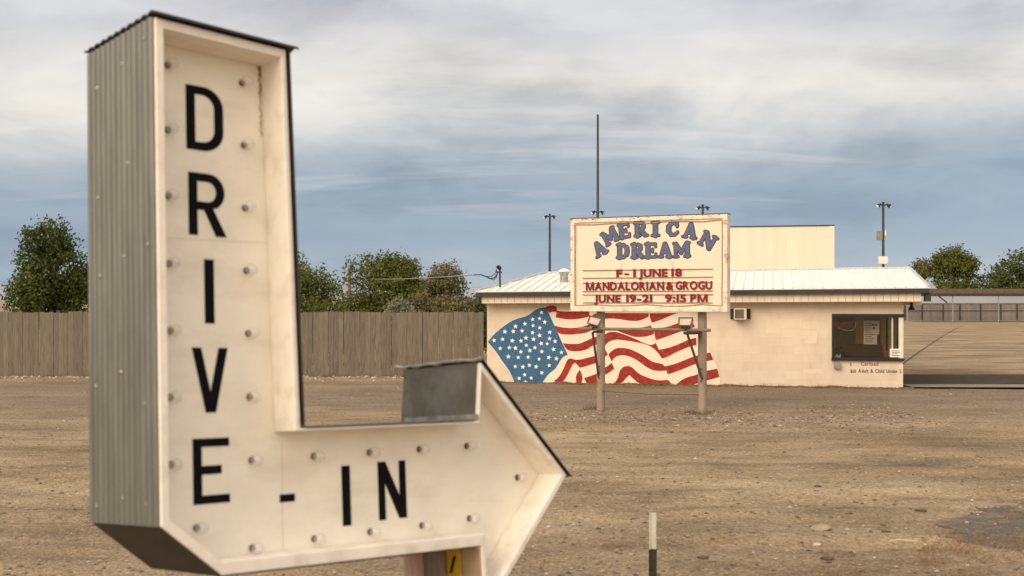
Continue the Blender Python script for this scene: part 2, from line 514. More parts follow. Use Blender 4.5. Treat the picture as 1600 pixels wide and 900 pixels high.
# ------------------------------------------------------------------ ground
def fbm2(x, y, seed, octs=4, base=.2):
    rs = np.random.RandomState(seed)
    out = np.zeros_like(x); amp = 1.0; fr = base
    for _ in range(octs):
        for _k in range(4):
            a = rs.uniform(0, 2 * math.pi); ph = rs.uniform(0, 2 * math.pi)
            out += amp * np.sin((x * math.cos(a) + y * math.sin(a)) * fr * 2 * math.pi + ph) * .35
        amp *= .5; fr *= 2.1
    return out

def ground_h(x, y):
    x = np.asarray(x, float); y = np.asarray(y, float)
    h = .012 * fbm2(x, y, 3, 3, .09) + .006 * fbm2(x, y * 1.6, 5, 3, .55)
    # shallow wheel ruts running across the lot
    for (y0, sl, wd, dp) in ((12.2, .06, .22, .020), (13.8, .06, .25, .018), (16.6, -.05, .25, .016), (10.4, .03, .2, .02), (19.5, .02, .3, .02)):
        d = y - (y0 + sl * x + .35 * np.sin(x * .21 + y0) + .05 * np.sin(x * 1.7))
        dp = dp * (.55 + .45 * np.sin(x * .5 + y0 * 3))
        h += -dp * np.exp(-(d / wd) ** 2) + dp * .6 * np.exp(-((d - wd * 2) / wd) ** 2)
    near = np.clip((46 - np.hypot(x, y)) / 10, 0, 1)
    return h * near

def axis(core0, core1, step, far):
    a = list(np.arange(core0, core1 + 1e-6, step))
    s = step; p = core1
    hi = []
    while p < far:
        s *= 1.22; p += s; hi.append(p)
    s = step; p = core0; lo = []
    while p > -far:
        s *= 1.22; p -= s; lo.append(p)
    return np.array(lo[::-1] + a + hi)
gx = axis(-9, 16, .11, 9000); gy = axis(6.5, 34, .11, 9000)
GX, GY = np.meshgrid(gx, gy)
GZ = ground_h(GX, GY)
nx, ny = len(gx), len(gy)
gv = np.stack([GX.ravel(), GY.ravel(), GZ.ravel()], 1)
idx = np.arange(nx * ny).reshape(ny, nx)
gf = np.stack([idx[:-1, :-1].ravel(), idx[:-1, 1:].ravel(), idx[1:, 1:].ravel(), idx[1:, :-1].ravel()], 1)
me = bpy.data.meshes.new('ground')
me.from_pydata(gv.tolist(), [], gf.tolist())
me.polygons.foreach_set('use_smooth', [True] * len(me.polygons))
ground = bpy.data.objects.new('ground', me); col.objects.link(ground)
tag(ground, 'tan packed dirt and gravel lot reaching the horizon', 'ground', kind='structure')

def ground_mat():
    m = bpy.data.materials.new('dirt_and_gravel'); m.use_nodes = True
    t = m.node_tree; p = t.nodes['Principled BSDF']
    co = N(t, 'ShaderNodeTexCoord')
    def noise(scale, stretch=(1, 1, 1), det=6.0, rg=.6, off=(0, 0, 0)):
        mp = N(t, 'ShaderNodeMapping'); mp.inputs['Scale'].default_value = stretch; mp.inputs['Location'].default_value = off
        t.links.new(co.outputs['Object'], mp.inputs[0])
        n = N(t, 'ShaderNodeTexNoise'); setin(n, Scale=scale, Detail=det, Roughness=rg)
        t.links.new(mp.outputs[0], n.inputs['Vector'])
        return n.outputs['Fac']
    big = ramp(t, [(.35, (.205, .147, .087, 1)), (.5, (.325, .243, .150, 1)), (.66, (.425, .325, .208, 1))])
    t.links.new(noise(.25, (1, 1.7, 1), 8, .66), big.inputs[0])
    c = big.outputs[0]
    streak = ramp(t, [(.36, (.68, .66, .62, 1)), (.5, (1, 1, 1, 1)), (.68, (1.14, 1.13, 1.1, 1))])
    t.links.new(noise(1.1, (.6, 1.7, 1), 9, .72, (4, 2, 0)), streak.inputs[0])
    c = mixc(t, 1.0, c, streak.outputs[0], 'MULTIPLY')
    # gravel is greyer towards the building and round the sign posts
    sp = N(t, 'ShaderNodeSeparateXYZ'); t.links.new(co.outputs['Object'], sp.inputs[0])
    gy_ = math_n(t, 'ADD', sp.outputs[1], math_n(t, 'MULTIPLY', math_n(t, 'SUBTRACT', noise(.3, (1, 1, 1), 5), .5), 9.0))
    mr = N(t, 'ShaderNodeMapRange'); mr.inputs[1].default_value = 17.5; mr.inputs[2].default_value = 24.5
    t.links.new(gy_, mr.inputs[0])
    mr3 = N(t, 'ShaderNodeMapRange'); mr3.inputs[1].default_value = 36; mr3.inputs[2].default_value = 28
    t.links.new(gy_, mr3.inputs[0])
    zone = math_n(t, 'MULTIPLY', mr.outputs[0], mr3.outputs[0])
    c = mixc(t, math_n(t, 'MULTIPLY', zone, .62), c, (.185, .142, .102, 1))
    mr2 = N(t, 'ShaderNodeMapRange'); mr2.inputs[1].default_value = 11.2; mr2.inputs[2].default_value = 9.0
    t.links.new(gy_, mr2.inputs[0])
    c = mixc(t, math_n(t, 'MULTIPLY', mr2.outputs[0], .5), c, (.26, .185, .12, 1))
    # stones
    vo = N(t, 'ShaderNodeTexVoronoi'); setin(vo, Scale=42.0, Randomness=1.0)
    t.links.new(co.outputs['Object'], vo.inputs['Vector'])
    sc = N(t, 'ShaderNodeSeparateColor'); t.links.new(vo.outputs['Color'], sc.inputs[0])
    peb = ramp(t, [(0, (.55, .52, .48, 1)), (.45, (.95, .95, .95, 1)), (.8, (1.1, 1.1, 1.1, 1)), (1, (1.6, 1.62, 1.65, 1))])
    t.links.new(sc.outputs[0], peb.inputs[0])
    c = mixc(t, .6, c, mixc(t, 1.0, c, peb.outputs[0], 'MULTIPLY'))
    fine = ramp(t, [(.3, (.68, .68, .68, 1)), (.7, (1.3, 1.3, 1.3, 1))])
    t.links.new(noise(14.0, (1, 1, 1), 8, .75), fine.inputs[0])
    c = mixc(t, .8, c, mixc(t, 1.0, c, fine.outputs[0], 'MULTIPLY'))
    t.links.new(c, p.inputs['Base Color'])
    p.inputs['Roughness'].default_value = .95
    p.inputs['Specular IOR Level'].default_value = .1
    b = N(t, 'ShaderNodeBump'); setin(b, Strength=.8, Distance=.03)
    hh = math_n(t, 'ADD', math_n(t, 'MULTIPLY', vo.outputs['Distance'], -.5), noise(9.0, (1, 1.5, 1), 8, .7))
    t.links.new(hh, b.inputs['Height']); t.links.new(b.outputs[0], p.inputs['Normal'])
    return m
M_['ground'] = ground_mat()
me.materials.append(M_['ground'])

def gz(x, y):
    return float(ground_h(np.array([x]), np.array([y]))[0])

def sheet(name, poly, mtl, z=.012, label=None, cat=None):
    """ground-following flat sheet, gridded"""
    mb = MB()
    tri = tessellate_polygon([[Vector((x, y, 0)) for x, y in poly]])
    mb.add([(x, y, z) for x, y in poly], [tuple(t) for t in tri])
    o = mb.build(name, mtl)
    return tag(o, label, cat, kind='structure')

# flat dark ground strip right of the ticket building and the corner of a paved pad in front of it
sheet('dark_strip', [(9.9, 29.25), (40, 28.6), (40, 33.0), (9.9, 33.3)], M_['asphalt'], .035, 'dark flat strip of ground beside the ticket building', 'dark_strip')
sheet('pavement', [(9.75, 28.3), (40, 27.6), (40, 28.6), (9.8, 29.25)], M_['concrete'], .04, 'narrow concrete strip in front of the dark strip', 'pavement')
# hills far off
hb = MB()
hx = np.linspace(-6500, 6500, 160)
hs = 95 + 26 * fbm2(hx, hx * 0, 11, 4, 1 / 4200.)
vs = []; fs = []
for i, x in enumerate(hx):
    h = max(12, hs[i])
    vs += [(x, 5200, -5), (x, 5700, h * .55), (x * 1.02, 6500, h), (x * 1.05, 7600, -5)]
for i in range(len(hx) - 1):
    for k in range(3):
        a = i * 4 + k
        fs.append((a, a + 4, a + 5, a + 1))
hb.add(vs, fs)
tag(hb.build('hills', M_['hill'], smooth=True), 'low grey hills on the horizon', 'hills', kind='structure')

# ================================================================== arrow sign
def glyph(ch):
    """block capitals in a unit box: (outer loop, holes)"""
    s = .235; b = .15
    if ch == 'I': return [(0, 0), (1, 0), (1, 1), (0, 1)], []
    if ch == '-': return [(0, 0), (1, 0), (1, 1), (0, 1)], []
    if ch == 'E': return [(0, 0), (1, 0), (1, b * .85), (s, b * .85), (s, .45), (.78, .45), (.78, .58), (s, .58), (s, 1 - b * .85), (1, 1 - b * .85), (1, 1), (0, 1)], []
    if ch == 'V': return [(.36, 0), (.64, 0), (1, 1), (.75, 1), (.5, .30), (.25, 1), (0, 1)], []
    if ch == 'N': return [(0, 0), (s, 0), (s, .64), (.73, 0), (1, 0), (1, 1), (1 - s, 1), (1 - s, .38), (.27, 1), (0, 1)], []
    def arc(cx, cy, rx, ry, a0, a1, n=12):
        return [(cx + rx * math.cos(R(a0 + (a1 - a0) * i / n)), cy + ry * math.sin(R(a0 + (a1 - a0) * i / n))) for i in range(n + 1)]
    if ch == 'D':
        out = [(0, 0)] + arc(.45, .32, .55, .32, -90, 0) + arc(.45, .68, .55, .32, 0, 90) + [(0, 1)]
        hole = [(s, b * .85)] + arc(.42, .33, .34, .33 - b * .85, -90, 0) + arc(.42, .67, .34, .33 - b * .85, 0, 90) + [(s, 1 - b * .85)]
        return out, [hole]
    if ch == 'R':
        out = [(0, 0), (s, 0), (s, .41), (.42, .41), (.74, 0), (1.03, 0), (.66, .45)] + arc(.56, .71, .43, .29, -62, 90) + [(0, 1)]
        hole = [(s, .54)] + arc(.53, .705, .23, .165, -90, 90) + [(s, .87)]
        return out, [hole]

RC = np.array([[0.7215827, -0.044314, -0.6909086], [-0.0417796, 0.9933435, -0.1073463], [0.6910665, 0.1063251, 0.714928]])
ZB = 1.0909
def cw(c): return Vector((c[0], c[2], c[1]))
ax_x, ax_z, ax_y = cw(RC[:, 0]), cw(RC[:, 1]), cw(RC[:, 2])
org = Vector((-1.507651, 5.0, H - 1.0563505)) - ax_z * ZB
AM = Matrix(((ax_x.x, ax_y.x, ax_z.x, org.x), (ax_x.y, ax_y.y, ax_z.y, org.y), (ax_x.z, ax_y.z, ax_z.z, org.z), (0, 0, 0, 1)))
arrow = empty('arrow_sign', AM, 'big white arrow box sign reading DRIVE-IN, with grey corrugated metal sides and bulbs', 'sign')
D = .674; RD = .19; g = ZB
outline = [(0, 2.355 + g), (0, .083 + g), (.291, -.158 + g), (1.852, -.187 + g), (1.858, -.56 + g), (2.543, .149 + g), (1.905, .803 + g),
           (1.868, .482 + g), (.722, .482 + g), (.690, 2.338 + g)]
def inset(poly, offs):
    """inner offset, one distance per edge (edge i runs from vertex i to i+1); poly is counter-clockwise"""
    n = len(poly); lines = []
    for i in range(n):
        a = Vector(poly[i]); b = Vector(poly[(i + 1) % n])
        d = (b - a).normalized(); nrm = Vector((-d.y, d.x))
        lines.append((a + nrm * offs[i], d))
    out = []
    for i in range(n):
        (p, d), (q, e2) = lines[i - 1], lines[i]
        den = d.x * e2.y - d.y * e2.x
        t = ((q.x - p.x) * e2.y - (q.y - p.y) * e2.x) / den
        r_ = p + d * t
        out.append((r_.x, r_.y))
    return out
offs = [.042, .045, .062, .03, .036, .030, .008, .014, .030, .045]
inner = inset(outline, offs)
shell = inset(outline, [-.004] * 10)
fr = MB(); fr.prism(outline, 0, RD, [inner]); bevel(fr.build('frame', M_['sign_trim'], arrow), .006)
bp = MB(); bp.prism(inset(outline, [.002] * 10), RD, RD + .014); face = bp.build('face_panel', M_['sign_cream'], arrow)
bp = MB(); bp.prism(inset(outline, [.004] * 10), D - .02, D); bp.build('back_panel', M_['sign_cream'], arrow)

def side_sheet(name, a, b, mtl, corrugated, y0=.012, y1=D, th=.005, amp=.013, pitch=.054, ext0=0, ext1=0):
    """metal sheet nailed on the outside of one edge of the box (a -> b counter-clockwise); ribs run along the edge"""
    a = Vector(a); b = Vector(b); d = (b - a).normalized(); nrm = Vector((d.y, -d.x))
    a = a - d * ext0; b = b + d * ext1
    mb = MB()
    if corrugated:
        n = int((y1 - y0) / pitch * 8)
        prof = []
        for i in range(n + 1):
            y = y0 + (y1 - y0) * i / n
            prof.append((y, .003 + amp * abs(math.sin((y - y0) / pitch * math.pi)) ** .6))
    else:
        prof = [(y0, .002), (y1, .002)]
    vs = []
    for (y, o) in prof:
        for end in (a, b):
            for oo in (o, o + th):
                p = end + nrm * oo
                vs.append((p.x, y, p.y))
    fs = []
    for i in range(len(prof) - 1):
        k = i * 4; m2 = k + 4
        fs += [(k, m2, m2 + 2, k + 2), (k + 1, k + 3, m2 + 3, m2 + 1), (k, k + 1, m2 + 1, m2), (k + 2, m2 + 2, m2 + 3, k + 3)]
    fs += [(0, 2, 3, 1), (len(vs) - 4, len(vs) - 3, len(vs) - 1, len(vs) - 2)]
    mb.add(vs, fs)
    return mb.build(name, mtl, arrow)
V = outline
side = side_sheet('side_sheet', V[0], V[1], M_['galv'], True)
# screw heads on the corrugated side
for (sy, sz) in [(.08, 2.27), (.30, 2.21), (.57, 2.16), (.25, 1.73), (.57, 1.62), (.06, 1.32), (.30, 1.30), (.55, 1.24), (.10, .62), (.33, .20), (.60, .16), (.1, .18), (.34, .77), (.6, .72)]:
    s_ = MB()
    s_.lathe([(.012, 0), (.012, .003), (.007, .008), (.002, .009)], Matrix.Translation((-.0135, sy, sz + g)) @ Matrix.Rotation(R(-90), 4, 'Y'), 8)
    s_.build('screw', M_['galv_bright'], side)
side_sheet('bottom_sheet', V[1], V[2], M_['dark_metal'], False)
side_sheet('bottom_sheet', V[2], V[3], M_['dark_metal'], False, ext1=-.02)
side_sheet('head_side_sheet', V[3], V[4], M_['tan_sheet'], False, ext0=-.02)
side_sheet('head_bottom_sheet', V[4], V[5], M_['dark_metal'], False)
side_sheet('head_roof_sheet', V[5], V[6], M_['dark_metal'], True, y0=-.018, th=.005, ext0=.03, ext1=.015)
hs_ = side_sheet('head_side_sheet', V[6], V[7], M_['galv_dark'], False, y0=.03, ext1=-.006)
side_sheet('shaft_roof_sheet', V[7], V[8], M_['galv'], True, y0=-.012, th=.004, amp=.004, ext0=-.04, ext1=-.02)
rs_ = side_sheet('tower_side_sheet', V[8], V[9], M_['dark_metal'], True, y0=-.018, th=.008, amp=.009, ext0=-.012, ext1=-.004)
side_sheet('roof_sheet', V[9], V[0], M_['dark_metal'], True, y0=-.03, y1=D + .03, th=.010, amp=.014, pitch=.07, ext0=.055, ext1=.02)
# bent pale lip along the top of the head's near side
random.seed(6)
lp_ = MB(); lp_.tube([(1.895 + random.uniform(-.008, .004), y, .815 + g + random.uniform(-.004, .012)) for y in np.linspace(-.01, D + .06, 13)], [.009 if k % 3 else .014 for k in range(13)], 6)
lp_.build('lip', M_['galv_bright'], arrow)
# galvanised flashing strip at the foot of the head's near side
fl = MB(); fl.box(1.846, 1.862, -.004, .62, .492 + g, .520 + g); fl.build('flashing', M_['galv_bright'], arrow)
# two posts under the shaft, yellow plate between them
ps = MB(); ps.box(1.765, 1.835, .44, .53, -.35, -.19 + g); ps.build('post', M_['pinkish_wood'], arrow)
ps = MB(); ps.box(1.80, 1.838, .285, .425, -.35, -.19 + g); ps.build('post', M_['grey_wood'], arrow)
yp = MB(); yp.box(1.836, 1.842, .16, .275, -.52 + g, -.20 + g); plate = yp.build('plate', M_['yellow'], arrow)
sk = MB(); sk.tube([(1.834, .24, -.34 + g), (1.834, .205, -.25 + g)], .008, 6); sk.build('stroke', M_['black_paint'], plate)

# sheet joints across the face panel
for (pa, pb) in (((262, 372), (420, 380)), ((440, 690), (442, 866))):
    xa, za = on(AM, RD, *pa); xb, zb = on(AM, RD, *pb)
    d_ = Vector((xb - xa, zb - za)).normalized() * .0007
    sm = MB(); sm.prism([(xa - d_.y, za + d_.x), (xa + d_.y, za - d_.x), (xb + d_.y, zb - d_.x), (xb - d_.y, zb + d_.x)], RD - .0015, RD + .003)
    sm.build('seam', M_['seam'], face)
# runs of rust below some of the sockets, nail stains
random.seed(14)
def sign_letter(ch, x0, x1, top, bot):
    """top and bottom heights given; rectangle on the face panel"""
    out, holes = glyph(ch)
    f = lambda p: (x0 + p[0] * (x1 - x0), bot + p[1] * (top - bot))
    mb = MB(); mb.prism([f(p) for p in out], RD - .004, RD + .004, [[f(p) for p in h] for h in holes])
    return mb.build('letter', M_['black_paint'], arrow)
def px_letter(ch, tl, bl, right):
    a = on(AM, RD, *tl); b = on(AM, RD, *bl); c = on(AM, RD, *right)
    return sign_letter(ch, (a[0] + b[0]) / 2, c[0], a[1], b[1])
px_letter('D', (289, 131), (292, 232), (348, 185))
px_letter('R', (293, 268), (296, 366), (351, 320))
px_letter('I', (318, 405), (321, 505), (334, 450))
px_letter('V', (299, 543), (302, 645), (356, 600))
px_letter('E', (300, 686), (303, 789), (358, 730))
px_letter('-', (437, 773), (437, 785), (460, 777))
px_letter('I', (534, 728), (535, 822), (547, 770))
px_letter('N', (590, 722), (592, 813), (634, 765))

bulb_px = [(262, 102), (262, 203), (263, 306), (264, 412), (266, 517), (266, 621), (267, 726),
           (378, 130), (381, 227), (383, 325), (385, 423), (388, 521), (390, 620), (393, 719),
           (490, 713), (577, 707), (655, 702), (729, 697), (808, 746),
           (307, 825), (394, 856), (491, 842), (578, 831), (659, 821), (733, 810)]
ux = Matrix.Rotation(R(90), 4, 'X')    # local Z -> -Y (towards the viewer)
for (bx_, by_) in bulb_px:
    x, z = on(AM, RD, bx_, by_)
    T = Matrix.Translation((x, RD, z)) @ ux
    sb = MB(); sb.lathe([(.018, -.004), (.018, .003), (.012, .006), (.012, .012), (.008, .013)], T, 12)
    so = sb.build('bulb_socket', M_['socket'], arrow, smooth=False)
    gb = MB(); prof = [(.011, .012), (.012, .018)] + [(.030 * math.sin(R(a)), .047 - .030 * math.cos(R(a))) for a in range(30, 180, 15)]
    gb.lathe(prof, T, 14); gb.build('bulb', M_['bulb'], so, smooth=True)
# rust stain running down the inside corner, paint chips
random.seed(5)
sxz = [on(AM, RD, 404.5 + .035 * (py - 100) + random.uniform(-1.5, 1.5), py) for py in range(101, 216, 4)]
lft = []; rgt = []
for k, (x, z) in enumerate(sxz):
    w = max(.0012, (.011 if k < 5 else .006) * random.uniform(.2, 1.2) * (1 - k / 62))
    lft.append((x - w, z)); rgt.append((x + w * .8, z))
st_ = MB(); st_.prism(lft + rgt[::-1], RD - .0025, RD + .004); st_.build('rust_stain', M_['stain'], face)

# ================================================================== marquee sign
MD = 22.3
myaw = R(26.0)
ml = Vector(((892 - CX) / F * 23.02, 23.02, 0))
MM = Matrix.Translation(Vector((at(1014, 470, 22.25).x, 22.25, 0))) @ Matrix.Rotation(-myaw, 4, 'Z')
marq = empty('marquee_sign', MM, 'cream drive-in marquee board on two steel pipes, headed AMERICAN DREAM in blue letters', 'sign')
mp = lambda px, py, y=0: on(MM, y, px, py)
x0 = mp(892, 415)[0]; x1 = mp(1137, 415)[0]
z0 = (mp(892, 486)[1] + mp(1137, 488)[1]) / 2; z1 = (mp(892, 342)[1] + mp(1137, 334)[1]) / 2
b = MB(); b.box(x0 + .02, x1 - .02, .0, .16, z0 + .02, z1 - .02); board = b.build('board', M_['marquee'], marq)
fw = .085
b = MB(); b.prism([(x0, z0), (x1, z0), (x1, z1), (x0, z1)], -.028, .185, [[(x0 + fw, z0 + fw), (x1 - fw, z0 + fw), (x1 - fw, z1 - fw), (x0 + fw, z1 - fw)]])
mframe = bevel(b.build('frame', M_['marquee_frame'], marq), .008)
# sagging rusty trim line just inside the frame
def trim(pts):
    b = MB(); b.tube(pts, .0085, 5); b.build('trim', M_['rail'], marq)
n = 9
xs = np.linspace(x0 + fw + .025, x1 - fw - .025, n)
random.seed(3)
for zz, dirn in ((z0 + fw + .03, 1), (z1 - fw - .028, -1)):
    trim([(x, -.010, zz + (.022 if k % 3 == 1 else 0) * dirn + random.uniform(-.006, .006)) for k, x in enumerate(xs)])
for xx in (x0 + fw + .02, x1 - fw - .02):
    trim([(xx + random.uniform(-.005, .005), -.010, z) for z in np.linspace(z0 + fw + .03, z1 - fw - .03, 6)])
for k in range(30):
    sx = random.choice((0, 1)); t = random.random()
    if random.random() < .7: p = (x0 + t * (x1 - x0), z1 - random.uniform(.0, .035))
    elif sx: p = (x0 + random.uniform(.0, .03), z0 + t * (z1 - z0))
    else: p = (x1 - random.uniform(.0, .06), z0 + t * (z1 - z0))
    w = random.uniform(.01, .035); hh = random.uniform(.005, .012)
    pts = [(p[0] + w * random.uniform(.5, 1.1) * math.cos(a), p[1] + hh * random.uniform(.5, 1.2) * math.sin(a)) for a in np.linspace(0, 5.6, 9)]
    rust = MB(); rust.prism(pts, -.0292 - .0001 * k * .3, -.02); rust.build('rust_patch', M_['rust'], mframe)
b = MB(); b.box(x0 - .004, x1 + .004, -.031, .188, z1 - .004, z1 + .012); b.build('cap_flashing', M_['rust'], mframe)
for px in (971, 1051):
    x = mp(px, 415)[0]
    b = MB(); b.box(x - .006, x + .006, -.0015, .01, z0 + .1, mp(px, 408)[1]); b.build('seam', M_['seam'], board)
def lerp(a, b_, t): return a + (b_ - a) * t
for (ya, yb) in ((423, 419.5), (434.5, 432.5), (443, 440), (455.5, 454), (461, 459.5), (473, 472.5)):
    za = mp(912, ya)[1]; zb = mp(1113, yb)[1]; z = (za + zb) / 2
    b = MB(); xa, xb = mp(911, 440)[0], mp(1114, 440)[0]
    b.box(xa, xb, -.022, .0, z - .007, z + .007)
    b.build('letter_rail', M_['rail'], marq)

# --- round-edged show-card letters: a distance field per letter, contoured on a grid
def seg_d(px, pz, a, b_):
    ax, az_ = a; bx_, bz = b_
    dx_, dz_ = bx_ - ax, bz - az_
    l2 = dx_ * dx_ + dz_ * dz_ + 1e-9
    t = np.clip(((px - ax) * dx_ + (pz - az_) * dz_) / l2, 0, 1)
    return np.hypot(px - ax - t * dx_, pz - az_ - t * dz_)
SLAB = {
 'A': [((.20, .06), (.44, .90), .085), ((.48, .90), (.78, .06), .135), ((.28, .34), (.66, .34), .06), ((.04, .04), (.32, .04), .05), ((.60, .04), (.95, .04), .05)],
 'M': [((.14, .06), (.14, .92), .09), ((.86, .06), (.86, .92), .13), ((.16, .92), (.48, .30), .10), ((.80, .92), (.48, .30), .08), ((.02, .04), (.28, .04), .05), ((.68, .04), (1.0, .04), .05), ((.02, .95), (.2, .95), .05), ((.82, .95), (1.0, .95), .05)],
 'E': [((.22, .06), (.22, .94), .135), ((.04, .05), (.80, .05), .06), ((.04, .95), (.78, .95), .06), ((.2, .5), (.56, .5), .065), ((.80, .05), (.82, .26), .05), ((.78, .95), (.80, .76), .05), ((.58, .40), (.58, .60), .045)],
 'R': [((.22, .06), (.22, .94), .135), ((.04, .05), (.42, .05), .05), ((.04, .95), (.5, .95), .055), ((.5, .94), (.68, .84), .085), ((.68, .84), (.68, .64), .11), ((.68, .64), (.5, .5), .085), ((.3, .5), (.5, .5), .06), ((.46, .48), (.78, .08), .12), ((.7, .05), (.96, .05), .05)],
 'I': [((.38, .06), (.38, .94), .15), ((.08, .05), (.68, .05), .055), ((.08, .95), (.68, .95), .055)],
 'C': [((.24, .35), (.24, .65), .14), ((.24, .65), (.42, .90), .10), ((.42, .90), (.66, .90), .075), ((.66, .90), (.80, .74), .075), ((.80, .95), (.80, .66), .05), ((.24, .35), (.42, .10), .10), ((.42, .10), (.66, .10), .075), ((.66, .10), (.84, .28), .07)],
 'N': [((.16, .06), (.16, .94), .09), ((.84, .06), (.84, .94), .09), ((.20, .92), (.80, .10), .13), ((.02, .04), (.32, .04), .05), ((.02, .95), (.24, .95), .05), ((.68, .95), (1.0, .95), .05)],
 'D': [((.22, .06), (.22, .94), .135), ((.04, .05), (.5, .05), .055), ((.04, .95), (.5, .95), .055), ((.5, .93), (.74, .74), .09), ((.74, .74), (.78, .5), .13), ((.78, .5), (.74, .26), .13), ((.74, .26), (.5, .07), .09)],
}
def contour(field, xs_, zs_, level):
    """filled region field < level as polygons clipped cell by cell"""
    verts = {}; vl = []; faces = []
    def vid(key, p):
        if key not in verts:
            verts[key] = len(vl); vl.append(p)
        return verts[key]
    f = field - level
    for j in range(len(zs_) - 1):
        for i in range(len(xs_) - 1):
            c = [(i, j), (i + 1, j), (i + 1, j + 1), (i, j + 1)]
            val = [f[q[1], q[0]] for q in c]
            if min(val) >= 0: continue
            poly = []
            for k in range(4):
                a, b_ = c[k], c[(k + 1) % 4]; va, vb = val[k], val[(k + 1) % 4]
                if va < 0: poly.append(vid(a, (xs_[a[0]], zs_[a[1]])))
                if (va < 0) != (vb < 0):
                    t = va / (va - vb)
                    key = (min(a, b_), max(a, b_), 'e')
                    poly.append(vid(key, (lerp(xs_[a[0]], xs_[b_[0]], t), lerp(zs_[a[1]], zs_[b_[1]], t))))
            if len(poly) >= 3: faces.append(poly)
    return vl, faces
def slab_letter(ch, w, h):
    xs_ = np.linspace(-.16, 1.16, 46); zs_ = np.linspace(-.16, 1.16, 46)
    X, Z = np.meshgrid(xs_, zs_)
    asp = w / h
    fd = None
    for (a, b_, r_) in SLAB[ch]:
        d = seg_d(X * asp, Z, (a[0] * asp, a[1]), (b_[0] * asp, b_[1])) - r_ * (.75 + .25 * asp)
        fd = d if fd is None else np.minimum(fd, d)
    res = []
    for lv in (.072, .010):
        vl, fc = contour(fd, xs_, zs_, lv)
        res.append(([((p[0] - .5) * w, (p[1] - .5) * h) for p in vl], fc))
    return res
def extrude_flat(mb, vl, fc, yf, yb, T):
    n = len(vl)
    vs = [T @ Vector((x, yf, z)) for x, z in vl] + [T @ Vector((x, yb, z)) for x, z in vl]
    edge = {}
    for f in fc:
        for i in range(len(f)):
            e_ = (f[i], f[(i + 1) % len(f)])
            if (e_[1], e_[0]) in edge: edge.pop((e_[1], e_[0]))
            else: edge[e_] = 1
    fs = [tuple(f) for f in fc] + [(a, a + n, b_ + n, b_) for a, b_ in edge]
    mb.add(vs, fs)
Z7 = 280 / 1575.
heads = [('A', 318, 385, 29, .115 * 1.0), ('M', 410, 277, 30, .12), ('E', 543, 228, 8, .105), ('R', 685, 215, 2, .115), ('I', 823, 212, 0, .10), ('C', 962, 212, -3, .11),
         ('A', 1118, 228, -9, .125), ('N', 1272, 315, -31, .12),
         ('D', 530, 407, 0, .108), ('R', 658, 405, 0, .115), ('E', 778, 402, 0, .105), ('A', 898, 398, 0, .115), ('M', 1040, 395, 2, .135)]
wmap = {'A': 21.5, 'M': 22.5, 'E': 20, 'R': 21, 'I': 17, 'C': 22, 'N': 22, 'D': 21}
mscale = (x1 - x0) / 245.0
for k, (ch, zx, zy, rot, _w) in enumerate(heads):
    px, py = 880 + zx * Z7, 320 + zy * Z7
    x, z = mp(px, py)
    hpx = 22.5 if k < 8 else 22.5
    w = wmap[ch] * mscale * 1.04; h = hpx * (z1 - z0) / 149.
    if k == 12: w *= 1.04
    T = Matrix.Translation((x, 0, z)) @ Matrix.Rotation(R(-rot), 4, 'Y')
    (vo, fo), (vi, fi) = slab_letter(ch, w, h)
    mb = MB(); extrude_flat(mb, vo, fo, -.004, .006, T)
    po = mb.build('painted_letter', M_['purple_edge'], marq, recalc=False)
    mb = MB(); extrude_flat(mb, vi, fi, -.007, .0, T)
    mb.build('letter_fill', M_['blue_letter'], po, recalc=False)

# --- type made with the built-in font
def font_mesh(ch, offset=0.0):
    cu = bpy.data.curves.new('type', 'FONT'); cu.body = ch; cu.offset = offset; cu.resolution_u = 4
    ob = bpy.data.objects.new('type', cu); col.objects.link(ob)
    dg = bpy.context.evaluated_depsgraph_get()
    m2 = bpy.data.meshes.new_from_object(ob.evaluated_get(dg))
    vs = [(p.co.x, p.co.y) for p in m2.vertices]; fs = [list(p.vertices) for p in m2.polygons]
    bpy.data.objects.remove(ob); bpy.data.curves.remove(cu); bpy.data.meshes.remove(m2)
    return vs, fs
_fc = {}
def block_m():
    w, c = .86, .729
    o = [(0, 0), (.17, 0), (.17, .47), (.36, 0), (.50, 0), (.69, .47), (.69, 0), (w, 0), (w, c), (.65, c), (.43, .17), (.21, c), (0, c)]
    return [(x, y - .0) for x, y in o], [list(t) for t in tessellate_polygon([[Vector((x, y, 0)) for x, y in o]])]
def letter_shape(ch, offset):
    if ch == 'M' and offset >= .02:
        cap = [p[1] for p in letter_shape('E', offset)[0]]; a, b_ = min(cap), max(cap)
        vs, fs = block_m()
        return [(x, a + y / .729 * (b_ - a)) for x, y in vs], fs
    if (ch, offset) not in _fc: _fc[(ch, offset)] = font_mesh(ch, offset)
    return _fc[(ch, offset)]
def row(text, xa, xb, za, zb, yf, yb, mtl, parent, name='letter', offset=.036, gap=.10, space=.35, one=False, slope=0.0):
    """a row of type fitted into xa..xb, za..zb; every letter a mesh of its own unless one=True"""
    items = []; pen = 0
    for ch in text:
        if ch == ' ': pen += space; continue
        vs, fs = letter_shape(ch, offset)
        lo = min(p[0] for p in vs); hi = max(p[0] for p in vs)
        items.append((ch, vs, fs, pen - lo)); pen += hi - lo + gap
    tot = pen - gap; s = (xb - xa) / tot
    cap = [p[1] for p in letter_shape('E', offset)[0]]
    c0, c1 = min(cap), max(cap)
    mb = MB()
    for ch, vs, fs, off in items:
        if not one: mb = MB()
        pts = []
        for (x, y) in vs:
            X = xa + (x + off) * s
            pts.append((X, za + (y - c0) / (c1 - c0) * (zb - za) + slope * (X - xa)))
        extrude_flat(mb, pts, fs, yf, yb, Matrix())
        if not one: mb.build(name, mtl, parent, recalc=False)
    if one: return mb.build(name, mtl, parent, recalc=False)
